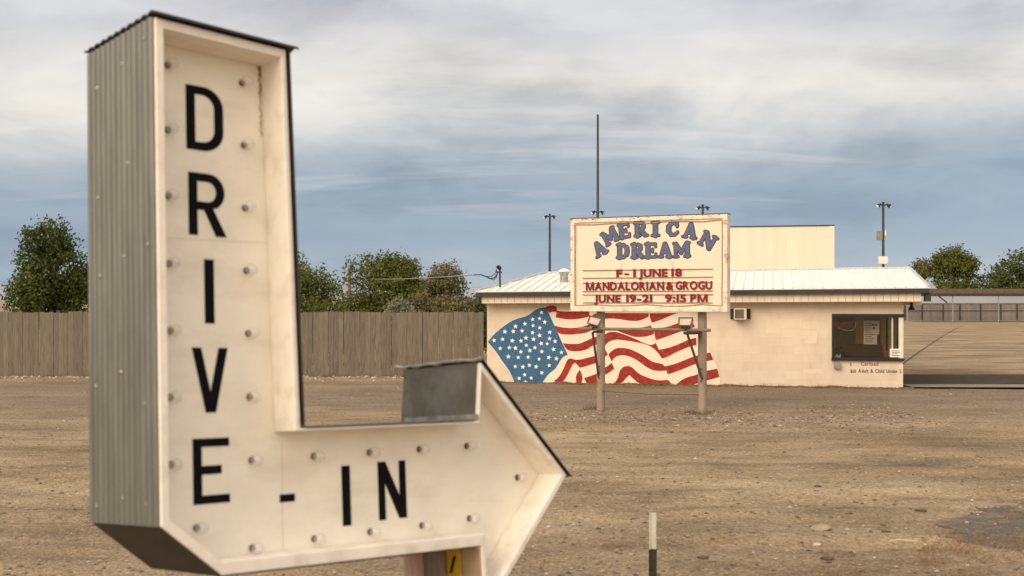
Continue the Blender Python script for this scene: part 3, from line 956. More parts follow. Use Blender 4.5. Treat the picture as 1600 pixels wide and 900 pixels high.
def mrow(text, pxa, pxb, t, bt, **kw):
    xa = mp(pxa, (t + bt) / 2)[0]; xb = mp(pxb, (t + bt) / 2)[0]
    za = mp((pxa + pxb) / 2, bt)[1]; zb = mp((pxa + pxb) / 2, t)[1]
    row(text, xa, xb, za, zb, -.0245, -.017, M_['red_letter'], marq, 'board_letter', **kw)
mrow('F', 963.5, 973, 421, 433.5)
mrow('-', 976, 983, 421, 432)
mrow('1', 990, 993.8, 420.5, 433.3)
mrow('JUNE', 998.5, 1043.5, 420, 433)
mrow('18', 1049.5, 1066, 419.5, 432)
mrow('MANDALORIAN', 916, 1038, 440.3, 453.6, gap=.07)
mrow('&', 1041, 1053, 440, 453)
mrow('GROGU', 1056, 1113, 439.2, 452.4, gap=.07)
mrow('JUNE', 929, 970, 460.3, 473)
mrow('19-21', 979, 1019.5, 459.8, 472.6, gap=.07)
mrow('9:15', 1039.5, 1072.5, 459.6, 472.3, gap=.08)
mrow('PM', 1079, 1106, 459.3, 472.2)

# posts, cross bar with two floodlights and braces
def pipe(px, r_, top):
    x = mp(px, 560, .09)[0]
    b = MB(); b.tube([(x, .27, -.3), (x, .27, top)], r_, 20)
    b.build('post', M_['pole'], marq, smooth=False); return x
pxl = pipe(933.5, .084, z0 + .6); pxr = pipe(1093, .084, z0 + .6)
zbar = (mp(905, 515.5, -.35)[1] + mp(1110, 514, -.35)[1]) / 2
b = MB(); b.tube([(mp(905, 515, -.35)[0], -.35, zbar), (mp(1110, 515, -.35)[0], -.35, zbar)], .032, 10); b.build('crossbar', M_['bar'], marq)
for xp, pxf, lean in ((pxl, 930, 1), (pxr, 1072, -1)):
    xf = mp(pxf, 505, -.35)[0]
    b = MB(); b.box(xf - .06, xp + .07 if lean > 0 else xp + .02, -.33, .2, zbar - .085, zbar - .040); b.build('bracket', M_['dark_metal'], marq)
    xa = mp(925 if lean > 0 else 1073, 520, -.33)[0]
    b = MB(); b.tube([(xa, -.30, zbar - .07), (xp - .02 * lean, .20, zbar - .95)], .024, 8); b.build('brace', M_['rust'], marq)
    fb = MB()
    T = Matrix.Translation((xf + .0, -.36, zbar + .13)) @ Matrix.Rotation(R(-28), 4, 'X') @ Matrix.Rotation(R(14 if lean > 0 else 0), 4, 'Y') @ Matrix.Scale(.84, 4)
    fb.prism([(-.13, -.09), (.13, -.09), (.15, .09), (-.15, .09)], -.05, .05, M=T)
    fo = fb.build('floodlight', M_['flood_case'], marq)
    fl = MB(); fl.prism([(-.12, -.075), (.12, -.075), (.135, .075), (-.135, .075)], .052, .058, M=T); fl.build('lens', M_['lamp_white'], fo)
    fk = MB(); fk.box(-.02, .02, -.02, .02, -.17, -.09, M=T); fk.box(-.10, .10, -.018, .018, -.125, -.105, M=T); fk.build('yoke', M_['dark_metal'], fo)
    fr2 = MB()
    fr2.prism([(-.15, -.10), (.15, -.10), (.17, .11), (-.17, .11)], -.062, -.05, [[(-.125, -.08), (.125, -.08), (.14, .085), (-.14, .085)]], M=T)
    fr2.build('guard', M_['rust'], fo)
b = MB(); b.tube([(pxl + .05, .20, .36), ((pxl + pxr) / 2, .20, .335), (pxr - .05, .20, .36)], .007, 6); b.build('cable', M_['rust'], marq)
for xp in (pxl, pxr):
    for zz in (1.45, .85, .62):
        b = MB(); b.tube([(xp, .192, zz), (xp, .165, zz)], .014, 6); b.build('bolt', M_['rust'], marq)

# ================================================================== ticket building
BL = gnd(761, 598); BR = gnd(1411, 608)
byaw = math.atan2(BL.y - BR.y, BR.x - BL.x)
LEN = math.hypot(BR.x - BL.x, BR.y - BL.y)
BM = Matrix.Translation(BL) @ Matrix.Rotation(-byaw, 4, 'Z')
bld = empty('ticket_building', BM, 'low cream block building with a flag mural, ticket window and white metal roof', 'building')
bp_ = lambda px, py, y=0.: on(BM, y, px, py)
DEP = 7.0
zt0, zt1 = 2.46, 2.52
wx0, wz0 = bp_(1301, 560); wx1, wz1 = bp_(1400, 493.5)
wxr = LEN - .0
# front wall with the ticket window (the glazing runs round the corner)
fwl = MB()
fwl.prism([(0, -.2), (LEN, -.2), (LEN, wz0), (wx0, wz0), (wx0, wz1), (LEN, wz1), (LEN, zt1), (0, zt0)], 0, .2)
fwl.build('wall', M_['wall'], bld)
sw = MB()
# right wall, its window opening beside the corner
sw.prism([(.203, -.2), (DEP, -.2), (DEP, zt1), (.203, zt1), (.203, wz1), (1.5, wz1), (1.5, wz0), (.203, wz0)], 0.001, .2,
         M=Matrix.Translation((LEN, 0, 0)) @ Matrix.Rotation(R(90), 4, 'Z'))
sw.build('wall', M_['wall'], bld)
sw = MB(); sw.box(0, .2, .203, DEP, -.2, zt0); sw.build('wall', M_['wall'], bld)
sw = MB(); sw.box(.203, LEN - .203, DEP - .2, DEP, -.2, zt0); sw.build('wall', M_['wall'], bld)
# thin joint in the wall left of the window, runs full height
jx = bp_(1300, 480)[0]
b = MB(); b.box(jx - .008, jx + .008, -.006, .01, wz1 + .04, 2.1); b.box(jx + .02, jx + .035, -.014, .01, .0, bp_(1305, 577)[1]); b.build('conduit', M_['siding'], bld)

# roof
OV = .42       # front overhang
ex0, ez0 = bp_(744, 455, -OV); ex1, ez1 = bp_(1452, 448.5, -OV)
rxl, rzl = bp_(853, 427, 3.4); rxr, rzr = bp_(1421, 419.5, 3.4)
rf = MB()
E0 = Vector((ex0, -OV, ez0)); E1 = Vector((ex1, -OV, ez1)); R0 = Vector((rxl, 3.4, rzl)); R1 = Vector((rxr, 3.4, rzr))
K0 = Vector((ex0, 7.3, ez0)); K1 = Vector((ex1, 7.3, ez1))
dn = Vector((0, 0, -.03))
rf.add([E0, E1, R1, R0, K0, K1] + [p + dn for p in (E0, E1, R1, R0, K0, K1)],
       [(0, 1, 2, 3), (0, 3, 4), (3, 2, 5, 4), (1, 5, 2), (6, 9, 8, 7), (6, 10, 9), (9, 10, 11, 8), (7, 8, 11),
        (0, 6, 7, 1), (0, 4, 10, 6), (4, 5, 11, 10), (1, 7, 11, 5)])
nr = 46
for i in range(nr + 1):
    x = lerp(ex0 + .06, ex1 - .05, i / nr)
    tx = (x - ex0) / (ex1 - ex0)
    ze = lerp(ez0, ez1, tx)
    # where this rib stops: the ridge, or the hip at either end
    t = 1.0
    if x < rxl: t = max(.03, (x - ex0) / (rxl - ex0))
    if x > rxr: t = max(.03, (ex1 - x) / (ex1 - rxr))
    zr = lerp(rzl, rzr, min(1, max(0, (x - rxl) / (rxr - rxl))))
    A = Vector((x, -OV - .012, ze + .001)); B_ = Vector((x, lerp(-OV, 3.4, t), lerp(ze, zr, t) + .001))
    w = .016; hgt = .028
    rf.add([A + Vector((-w, 0, 0)), A + Vector((w, 0, 0)), A + Vector((w * .5, 0, hgt)), A + Vector((-w * .5, 0, hgt)),
            B_ + Vector((-w, 0, 0)), B_ + Vector((w, 0, 0)), B_ + Vector((w * .5, 0, hgt)), B_ + Vector((-w * .5, 0, hgt))],
           [(0, 1, 2, 3), (4, 7, 6, 5), (1, 5, 6, 2), (3, 2, 6, 7), (0, 3, 7, 4)])
roof = rf.build('roof', M_['white_roof'], bld)
b = MB()
for (A, B_) in ((E0, R0), (E1, R1)):
    b.tube([A + Vector((0, 0, .02)), B_ + Vector((0, 0, .03))], .035, 6)
b.tube([R0 + Vector((0, 0, .02)), R1 + Vector((0, 0, .02))], .03, 6)
b.build('ridge_cap', mat('grey_white_ridge_trim', (.50, .49, .47), .5, .2, var=.1), roof)
# gutter / fascia, and the vertical siding under it
zf0 = bp_(744, 463.5, -OV)[1]; zf1 = bp_(1452, 458, -OV)[1]
zs0 = bp_(752, 474, -OV + .05)[1]; zs1 = bp_(1440, 471, -OV + .05)[1]
b = MB()
b.prism([(ex0, zf0), (ex1, zf1), (ex1, ez1 - .032), (ex0, ez0 - .032)], -OV - .05, -OV + .03)
b.prism([(-OV + .033, zf0 - .01), (7.3, zf0 - .01), (7.3, ez0 - .033), (-OV + .033, ez0 - .033)], -.03, .03, M=Matrix.Translation((ex0 + .03, 0, 0)) @ Matrix.Rotation(R(90), 4, 'Z'))
b.prism([(-OV + .033, zf1 - .01), (7.3, zf1 - .01), (7.3, ez1 - .033), (-OV + .033, ez1 - .033)], -.03, .03, M=Matrix.Translation((ex1 - .03, 0, 0)) @ Matrix.Rotation(R(90), 4, 'Z'))
b.box(ex0 - .01, ex0 + .09, -OV - .045, -OV + .02, zs0 - .01, zf0 + .002)
b.box(ex1 - .09, ex1 + .04, -OV - .0, -OV + .30, zs1 + .0, zf1 + .002)
b.build('gutter', M_['fascia'], bld)
sx0 = bp_(752.5, 470, -OV + .05)[0]; sx1 = bp_(1440, 465, -OV + .05)[0]
nb = 62
b = MB()
random.seed(12)
for i in range(nb):
    xa = lerp(sx0, sx1, i / nb); xb = lerp(sx0, sx1, (i + 1) / nb) - .009
    ta = (xa - sx0) / (sx1 - sx0)
    b.prism([(xa, lerp(zs0, zs1, ta)), (xb, lerp(zs0, zs1, ta)), (xb, lerp(zf0, zf1, ta) + .02), (xa, lerp(zf0, zf1, ta) + .02)], -OV + .05 + random.uniform(-.003, .003), -OV + .075)
b.build('siding', M_['siding'], bld)
b = MB()
b.box(sx0 + .01, sx1 - .01, -OV + .078, -.003, (zs0 + zs1) / 2 + .012, (zs0 + zs1) / 2 + .03)
b.box(sx0 + .005, sx0 + .02, -OV + .08, 6.9, zs0 + .03, zf0)
b.box(sx1 - .02, sx1 - .005, -OV + .08, 6.9, zs1 + .03, zf1)
b.build('soffit', M_['siding'], bld)

# ticket window: dark frame, glass round the corner, a white corner mullion
fz = .05
win = MB()
win.box(wx0 - .02, LEN + .02, -.045, .02, wz1 - .035, wz1 + .045)
win.box(wx0 - .03, LEN + .03, -.07, .02, wz0 - .05, wz0 + .02)
win.box(wx0 - .02, wx0 + .045, -.04, .03, wz0 + .021, wz1 - .036)
window = win.build('window', M_['dark_frame'], bld)
b = MB()
b.box(LEN - .10, LEN + .005, -.02, .085, wz0 + .021, wz1 - .036)
xm = bp_(1394.5, 520)[0]
b.box(xm - .02, xm + .02, .03, .07, wz0 + .021, wz1 - .036)
b.build('mullion', M_['white_frame'], window)
b = MB(); b.box(wx0 + .03, LEN - .10, .030, .036, wz0 + .0, wz1); b.build('pane', M_['pane'], window)
b = MB(); b.box(LEN - .09, LEN - .084, .10, 1.45, wz0, wz1); b.build('pane', M_['pane'], window)
# the room behind
b = MB()
b.box(LEN - 4.2, LEN - .21, 1.7, 1.8, .0, 2.4)
b.box(LEN - 4.3, LEN - 4.2, .21, 3.0, .0, 2.4)
b.box(LEN - 4.2, LEN - .21, .21, 3.0, 2.32, 2.40)
b.box(LEN - 4.2, LEN - .21, .21, 3.0, .02, .08)
b.build('interior', M_['interior'], bld)
def inwall(pxa, pxb, pya, pyb, y, th):
    xa, za = bp_(pxa, pyb, y); xb, zb = bp_(pxb, pya, y)
    return xa, xb, y, y + th, za, zb
b = MB(); b.box(*inwall(1337, 1350, 494, 540, 1.3, .06)); b.box(*inwall(1376, 1384, 496, 552, 1.3, .06)); b.build('door_casing', M_['ochre_wood'], bld)
b = MB(); b.box(*inwall(1384, 1397, 493, 552, 1.55, .05)); b.build('door', M_['interior_dark'], bld)
b = MB(); b.box(*inwall(1315, 1379, 538.5, 568, .55, .45)); bevel(b.build('counter', M_['counter'], bld), .01)
nt_ = MB(); nt_.box(*inwall(1349.5, 1374, 501, 522, .62, .006)); nt_.box(*inwall(1349.5, 1370.5, 521.5, 538, .618, .006))
note = nt_.build('notice', M_['paper'], bld)
b = MB()
random.seed(8)
for k in range(11):
    y = 505 + k * 2.9
    b.box(*inwall(1352, 1352 + random.uniform(8, 16), y, y + .8, .613, .004))
b.box(*inwall(1363, 1366, 506, 509, .614, .003)); b.box(*inwall(1367, 1370, 506.5, 508.5, .614, .003)); b.box(*inwall(1364, 1367, 511, 514, .6145, .003))
b.build('print', M_['ink'], note)
# small price card and box on the sill, behind the glass
cd = MB(); cd.box(*inwall(1390.5, 1408, 545, 558, -.03, .012)); card = cd.build('price_card', M_['paper'], bld)
b = MB()
for k in range(4): b.box(*inwall(1393, 1393 + (12, 13, 9, 12)[k], 547.6 + k * 2.5, 548.5 + k * 2.5, -.034, .006))
b.build('print', M_['ink'], card)
b = MB(); b.box(*inwall(1380.5, 1388, 546.5, 558.5, .10, .12)); bevel(b.build('sill_box', M_['orange_box'], bld), .008)
random.seed(2)
for k in range(9):
    b = MB()
    x = bp_(1304 + k * 1.6, 550, .2)[0]; r_ = random.uniform(.02, .05)
    b.lathe([(r_ * .6, 0), (r_, .03), (r_ * .8, random.uniform(.08, .2)), (r_ * .3, .22)], Matrix.Translation((x, random.uniform(.15, .3), wz0 + .02)), 8)
    b.build('sill_jar', M_['counter'], bld)
for k in range(4):
    b = MB()
    x = bp_(1305 + k * 2.6, 550, .12)[0]
    b.lathe([(.018, 0), (.02, .03 + .02 * (k % 2)), (.008, .06 + .03 * (k % 2))], Matrix.Translation((x, .12, wz0 + .02)), 8)
    b.build('cup', M_['lamp_white'], bld)
# unlit OPEN tube sign hanging in the glass
oc = [bp_(1321, 507, .12)]
ow, oh = bp_(1337, 507, .12)[0] - oc[0][0], oc[0][1] - bp_(1321, 516, .12)[1]
b = MB(); b.tube([(oc[0][0] + ow * math.cos(a), .12, oc[0][1] + oh * math.sin(a) + .03 * math.sin(a * 2)) for a in np.linspace(R(150), R(385), 22)], .008, 6); opn = b.build('open_sign', M_['white_tube'], bld)
row('OPEN', oc[0][0] - ow * .68, oc[0][0] + ow * .68, oc[0][1] - oh * .42, oc[0][1] + oh * .42, .11, .125, M_['red_tube'], opn, 'tube_letters', offset=.01, one=True)

# wall lettering
def wrow(text, pa, pb, t, bt, m_, **kw):
    xa, xb = bp_(pa, bt)[0], bp_(pb, bt)[0]
    return row(text, xa, xb, bp_((pa + pb) / 2, bt)[1], bp_((pa + pb) / 2, t)[1], -.003, .01, m_, bld, 'painted_lettering', offset=.018, gap=.10, space=.40, one=True, **kw)
wrow('$', 1328, 1330.6, 567, 571.5, M_['painted_red'])
wrow('Carload', 1345, 1372.5, 565.5, 571.5, M_['painted_red'])
wrow('$10', 1328.5, 1337.5, 577.4, 582.4, M_['painted_text'])
wrow('Adult & Child Under 5', 1341, 1408.5, 576.8, 582.6, M_['painted_text'])

# lighter repainted patches on the block wall
M_['repaint'] = mat('repaint_patch', (.725, .61, .475), .8, var=.05, vscale=2)
for quad in (((1196, 499), (1252, 498), (1253, 509), (1219, 510), (1218, 521), (1197, 521)), ((1240, 517), (1277, 517), (1276, 536), (1258, 536), (1258, 528), (1240, 528)), ((1188, 590), (1226, 590), (1226, 598), (1188, 598)), ((1254, 577), (1284, 577), (1284, 583), (1254, 583))):
    b = MB(); b.prism([bp_(*q) for q in quad], -.0012, .01); b.build('paint_patch', M_['repaint'], bld)
# air conditioner, meter box
xa, za = bp_(1141, 499.5, -.16); xb, zb = bp_(1172.5, 482, -.16)
ac = MB(); ac.box(xa + .09, xb - .09, -.30, .05, za, zb)
aco = ac.build('air_conditioner', M_['ac_case'], bld); bevel(aco, .012)
b = MB(); b.box(xa + .115, xb - .155, -.308, -.29, za + .035, zb - .02)
for k in range(6): b.box(xa + .115, xb - .155, -.314, -.306, za + .055 + k * .035, za + .064 + k * .035)
b.build('grille', M_['ac_grille'], aco)
b = MB(); b.box(xa, xa + .088, -.06, .01, za + .02, zb - .01); b.box(xb - .088, xb, -.06, .01, za + .02, zb - .01); b.build('side_panel', M_['interior_dark'], aco)
xa, za = bp_(1303, 577, -.05); xb, zb = bp_(1314, 565.5, -.05)
b = MB(); b.prism([(xa, za + .03), (xb - .03, za), (xb, za + .06), (xb, zb - .03), (xb - .03, zb), (xa, zb)], -.10, .01); bevel(b.build('meter_box', M_['grey_box'], bld), .008)

# flag mural: layers of paint on the wall
def B3(p): return bp_(755 + p[0] * .14449, 475 + p[1] * .14449)
def B4(p): return B3((p[0] * .9994 + 1211, p[1] * .9993 + 34.6))
mur = MB()
mur.prism([B3(p) for p in [(48, 410), (200, 250), (300, 180), (480, 128), (540, 76), (600, 42), (670, 30), (775, 10), (808, 40), (850, 74), (1000, 60), (1211, 62), (1700, 66), (2215, 84)]] +
          [B4(p) for p in [(1082, 212), (1190, 420), (1246, 488), (1282, 570), (1320, 662), (1348, 758), (1352, 846)]] +
          [B4((600, 842)), B4((205, 828))] + [B3(p) for p in [(1000, 856), (630, 862), (336, 862), (310, 772), (266, 702), (196, 612), (146, 532), (97, 467)]], -.0025, .01)
mural = mur.build('flag_mural', M_['flag_white'], bld)
S3 = [
 [(670, 35), (720, 15), (775, 15), (800, 40), (797, 72), (870, 82), (980, 82), (1060, 66), (1145, 60), (1150, 135), (1050, 160), (930, 170), (840, 155), (783, 145), (795, 88), (760, 80), (715, 95)],
 [(1155, 150), (1190, 112), (1225, 100), (1230, 190), (1195, 188), (1170, 180)],
 [(765, 230), (830, 250), (920, 260), (1020, 258), (1110, 235), (1150, 215), (1165, 290), (1110, 312), (1060, 320), (980, 330), (890, 332), (812, 318), (790, 275)],
 [(862, 425), (940, 432), (1040, 432), (1110, 400), (1195, 360), (1260, 345), (1260, 440), (1195, 440), (1130, 490), (1050, 510), (980, 513), (905, 500)],
 [(765, 830), (810, 800), (850, 740), (880, 670), (910, 600), (950, 585), (990, 605), (1060, 600), (1130, 580), (1195, 565), (1260, 540), (1260, 630), (1195, 645), (1120, 672), (1045, 690), (1020, 660), (995, 635), (970, 650), (940, 710), (900, 790), (860, 845), (800, 845)],
 [(1000, 800), (1010, 760), (1045, 710), (1080, 790), (1060, 856), (1010, 856)],
 [(1090, 800), (1140, 785), (1195, 765), (1260, 740), (1260, 862), (1120, 860)],
]
S4 = [
 [(20, 66), (78, 62), (580, 65), (575, 105), (500, 140), (430, 152), (330, 140), (240, 125), (150, 120), (78, 130), (20, 140)],
 [(588, 66), (900, 62), (860, 72), (760, 115), (690, 145), (612, 168), (592, 112)],
 [(200, 225), (510, 225), (600, 195), (615, 228), (636, 235), (636, 290), (560, 318), (480, 322), (420, 322), (330, 290), (250, 262)],
 [(640, 225), (760, 222), (870, 180), (1000, 145), (1048, 145), (1082, 215), (960, 250), (920, 265), (800, 310), (657, 357), (640, 292)],
 [(60, 330), (130, 275), (180, 265), (230, 268), (330, 300), (440, 345), (520, 385), (600, 412), (640, 400), (655, 385), (690, 460), (800, 440), (950, 380), (1010, 350), (1095, 328), (1095, 410), (1020, 425), (950, 455), (850, 500), (780, 540), (722, 555), (700, 520), (650, 460), (600, 424), (540, 398), (430, 375), (330, 360), (240, 348), (170, 360), (120, 395), (100, 430), (60, 390)],
 [(60, 470), (100, 445), (120, 480), (138, 512), (100, 540), (60, 565)],
 [(143, 514), (170, 480), (220, 445), (280, 437), (370, 450), (450, 485), (530, 530), (600, 580), (650, 600), (730, 612), (750, 640), (850, 620), (1000, 560), (1060, 535), (1190, 500), (1245, 490), (1280, 570), (1200, 585), (1100, 610), (1040, 630), (950, 670), (870, 700), (785, 727), (770, 685), (680, 692), (600, 675), (530, 630), (450, 570), (380, 535), (310, 517), (240, 525), (200, 555), (180, 588)],
 [(60, 670), (120, 650), (180, 600), (207, 665), (150, 710), (60, 755)],
 [(205, 828), (250, 760), (255, 720), (280, 660), (330, 635), (390, 640), (430, 680), (480, 725), (540, 750), (620, 780), (700, 795), (790, 785), (800, 795), (830, 845), (780, 845), (600, 835), (470, 828), (420, 780), (370, 735), (330, 770), (290, 825)],
 [(870, 842), (930, 790), (1000, 755), (1090, 735), (1190, 690), (1320, 665), (1345, 755), (1260, 780), (1180, 800), (1090, 830), (1000, 847)],
]
def smooth_loop(pts, it=1):
    for _ in range(it):
        out = []
        n = len(pts)
        for i in range(n):
            a, b_, c = Vector(pts[i - 1]), Vector(pts[i]), Vector(pts[(i + 1) % n])
            ang = (a - b_).angle(c - b_, 0)
            if ang > R(125):      # soft bend: cut the corner
                out.append(tuple(b_.lerp(a, .25))); out.append(tuple(b_.lerp(c, .25)))
            else: out.append(tuple(b_))
        pts = out
    return pts
for k, poly in enumerate([[B3(p) for p in s_] for s_ in S3] + [[B4(p) for p in s_] for s_ in S4]):
    mb = MB(); mb.prism(smooth_loop(poly, 2), -.0045 - .0002 * (k % 7), .01); mb.build('red_stripe', M_['flag_red'], mural)
canton = [(50, 410), (110, 335), (200, 255), (300, 185), (380, 155), (480, 130), (540, 80), (600, 45), (670, 35), (700, 75), (720, 120), (750, 190), (790, 270), (830, 370), (870, 450), (915, 550), (870, 565), (840, 600), (800, 670), (770, 710), (700, 760), (640, 850), (620, 858), (340, 858), (310, 770), (270, 700), (200, 610), (150, 530), (100, 465)]
mb = MB(); mb.prism(smooth_loop([B3(p) for p in canton], 2), -.0075, .01); can = mb.build('blue_canton', M_['flag_blue'], mural)
stars = [(632, 92), (535, 167), (610, 157), (665, 195), (350, 242), (452, 214), (540, 233), (612, 258), (235, 299), (326, 296), (421, 290), (535, 310), (610, 340), (720, 305), (118, 393), (211, 380), (315, 396), (409, 398), (463, 366), (545, 380), (718, 374), (778, 403), (467, 446), (628, 427), (693, 430), (185, 480), (283, 472), (350, 477), (408, 517), (505, 502), (560, 472), (634, 514), (762, 490), (847, 523), (273, 569), (380, 577), (487, 574), (605, 595), (711, 577), (793, 590), (347, 676), (430, 680), (500, 662), (573, 677), (714, 664), (449, 765), (635, 743), (390, 805), (520, 800), (457, 846)]
random.seed(4)
for p in stars:
    mb = MB()
    c = B3(p); r0 = .064 * random.uniform(.9, 1.1); a0 = random.uniform(-.25, .25)
    mb.prism([(c[0] + (r0 if i % 2 == 0 else r0 * .42) * math.sin(a0 + i * math.pi / 5), c[1] + (r0 if i % 2 == 0 else r0 * .42) * math.cos(a0 + i * math.pi / 5)) for i in range(10)], -.0105, .0)
    mb.build('star', M_['star'], mural)

# ragged line of dirt banked against the foot of the wall
bk = MB()
random.seed(21)
nseg = 420
vs = []; fs = []
for i in range(nseg + 1):
    x = lerp(-.3, LEN + .25, i / nseg)
    hgt = .025 + .022 * random.random() + .03 * max(0, math.sin(x * 2.3) * math.sin(x * 5.1 + 1))
    out = .18 + .10 * random.random()
    for (y, z) in ((-out, -.03), (-out * .45, hgt * .45), (-.02, hgt), (.05, hgt * .8)):
        p = BM @ Vector((x, y, z)); vs.append(p)
for i in range(nseg):
    for k in range(3):
        a = i * 4 + k
        fs.append((a, a + 4, a + 5, a + 1))
bk.add(vs, fs)
M_['dirt_dark'] = mat('dark_banked_dirt', (.15, .105, .07), .95, var=.35, vscale=9, bump=.8, bscale=30, bdist=.03)
tag(bk.build('dirt_bank', M_['dirt_dark']), 'ragged brown dirt banked along the foot of the building', 'dirt', kind='stuff')

# roof vent, service mast
def roof_z(x, y):
    tx = (x - ex0) / (ex1 - ex0)
    return lerp(lerp(ez0, ez1, tx), lerp(rzl, rzr, tx), (y + OV) / (3.4 + OV))
vy = 1.3
vx, _ = bp_(881.5, 440, vy); vz = roof_z(vx, vy)
vt = MB()
topz = bp_(881, 421.5, vy)[1]
vt.lathe([(.14, -.05), (.115, .0), (.11, topz - vz - .16), (.15, topz - vz - .06), (.15, topz - vz - .05)], Matrix.Translation((vx, vy, vz)), 16)
vent = vt.build('roof_vent', M_['galv_bright'], bld)
b = MB(); b.lathe([(.155, topz - vz - .055), (.165, topz - vz - .03), (.05, topz - vz + .03), (.01, topz - vz + .035)], Matrix.Translation((vx, vy, vz)), 16); b.build('cap', M_['lamp_white'], vent)
sxm, _ = bp_(781.5, 440, .35); szm = roof_z(sxm, .35)
stz = bp_(780, 421, .35)[1]
b = MB(); b.tube([(sxm, .35, szm - .1), (sxm - .01, .35, stz)], .026, 10)
mast = b.build('service_mast', M_['steel_pole'], bld)
b = MB(); b.tube([(sxm - .01, .35, stz), (sxm - .015, .34, stz + .05), (sxm - .05, .33, stz + .075), (sxm - .09, .32, stz + .04)], [.05, .055, .05, .035], 10); b.build('weatherhead', M_['lamp_black'], mast)
b = MB(); b.box(sxm - .07, sxm + .05, .31, .39, stz - .09, stz - .055); b.build('clamp', M_['dark_metal'], mast)

# little black lamp under the right eave with its pale bracket board
lx, lz = bp_(1424.5, 478, .35)
lm = empty('eave_lamp', BM @ Matrix.Translation((lx, .35, lz)), 'small black bell lamp hanging under the right eave of the ticket building', 'lamp')
b = MB(); b.lathe([(.085, -.10), (.07, -.06), (.035, 0), (.03, .06), (.012, .08)], Matrix(), 12); b.build('shade', M_['lamp_black'], lm)
b = MB(); b.tube([(0, 0, .07), (0, 0, .13), (-.12, 0, .15), (-.20, 0, .15)], .012, 6); b.build('arm', M_['lamp_black'], lm)
b = MB(); b.box(LEN + .003, bp_(1440, 470, .45)[0], .42, .46, bp_(1420, 476.5, .45)[1], bp_(1420, 470, .45)[1]); b.build('eave_board', M_['siding'], bld)

# ================================================================== tall panel building behind
PY = 5.2 + 2.6
PMx, PMz = on(BM, PY, 1303, 353)
PM = BM @ Matrix.Translation((PMx, PY, 0))
pb = empty('projection_house', PM, 'tall windowless cream sided block rising behind the white roof', 'building')
pz = PMz
xl = on(BM, PY, 1010, 358)[0] - PMx
b = MB()
b.box(xl, 0, 0, 4.0, 0, pz)
nrib = 44
for i in range(nrib + 1):
    x = lerp(xl + .03, -.16, i / nrib)
    b.box(x - .012, x + .012, -.005, .01, 0.0, pz - .04)
b.build('wall', M_['panel_siding'], pb)
b = MB(); b.box(xl - .02, .02, -.03, 4.02, pz + .0015, pz + .035); b.build('roof', M_['dark_metal'], pb)
b = MB(); b.box(-.13, .012, -.022, .013, 0, pz - .003); b.build('corner_trim', M_['panel_siding'], pb)

# ================================================================== light poles
def light_pole(px, ptop, d, base_lab, ztop=None, extra=None, lampw=.34):
    p = at(px, ptop, d)
    z = p.z
    r0 = empty('light_pole', Vector((p.x, d, 0)), base_lab, 'light pole', 'light poles behind the ticket building')
    b = MB(); b.tube([(0, 0, -.2), (0, 0, ztop or z)], [.065, .048], 8); b.build('pole', M_['steel_pole'], r0)
    for s in (-1, 1):
        b = MB(); b.tube([(0, 0, z - .10), (s * .09, -.02, z - .02), (s * .15, -.05, z - .02)], .022, 6); arm = b.build('lamp_arm', M_['lamp_black'], r0)
        T = Matrix.Translation((s * .17, -.06, z - .04)) @ Matrix.Rotation(R(128 * s), 4, 'Y') @ Matrix.Rotation(R(18), 4, 'X') @ Matrix.Scale(.72, 4)
        b = MB(); b.lathe([(.05, -.10), (.075, -.02), (.12, .12), (.125, .16)], T, 12); hood = b.build('lamp_hood', M_['lamp_black'], r0)
        b = MB(); b.lathe([(.115, .161), (.10, .18), (.03, .20)], T, 12); b.build('lens', M_['lamp_white'], hood)
    b = MB(); b.tube([(0, 0, z - .02), (0, 0, z + .09)], .05, 8); b.build('cap', M_['lamp_black'], r0)
    return r0, z
light_pole(859, 337, 53, 'short dark light pole rising left of the marquee, behind the roof vent')
zt = at(934, 179, 50.4).z
light_pole(934, 330, 50.4, 'tallest thin mast, with twin lamps halfway up, behind the marquee', ztop=zt)
light_pole(1098, 323, 48.4, 'light pole whose twin lamps peep over the top right of the marquee')
lp, z_ = light_pole(1380, 319, 46.4, 'light pole right of the tall cream block, with a tan box and white dish')
za = at(1380, 368, 46.4).z; zb = at(1380, 407, 46.4).z
b = MB(); b.box(-.24, -.055, -.10, .10, za - .18, za + .18); bevel(b.build('speaker_box', M_['tan_box'], lp), .01)
b = MB(); b.box(.05, .10, -.06, .06, za + .0, za + .2); b.build('bracket', M_['lamp_white'], lp)
b = MB()
T = Matrix.Translation((-.03, -.07, zb)) @ Matrix.Rotation(R(90), 4, 'X')
b.prism([(-.20, -.15), (.13, -.15), (.19, -.10), (.19, .12), (.15, .16), (-.20, .16)], -.12, -.07, M=Matrix.Translation((-.02, 0, zb)))
bevel(b.build('dish', M_['dish_white'], lp), .03, 3)

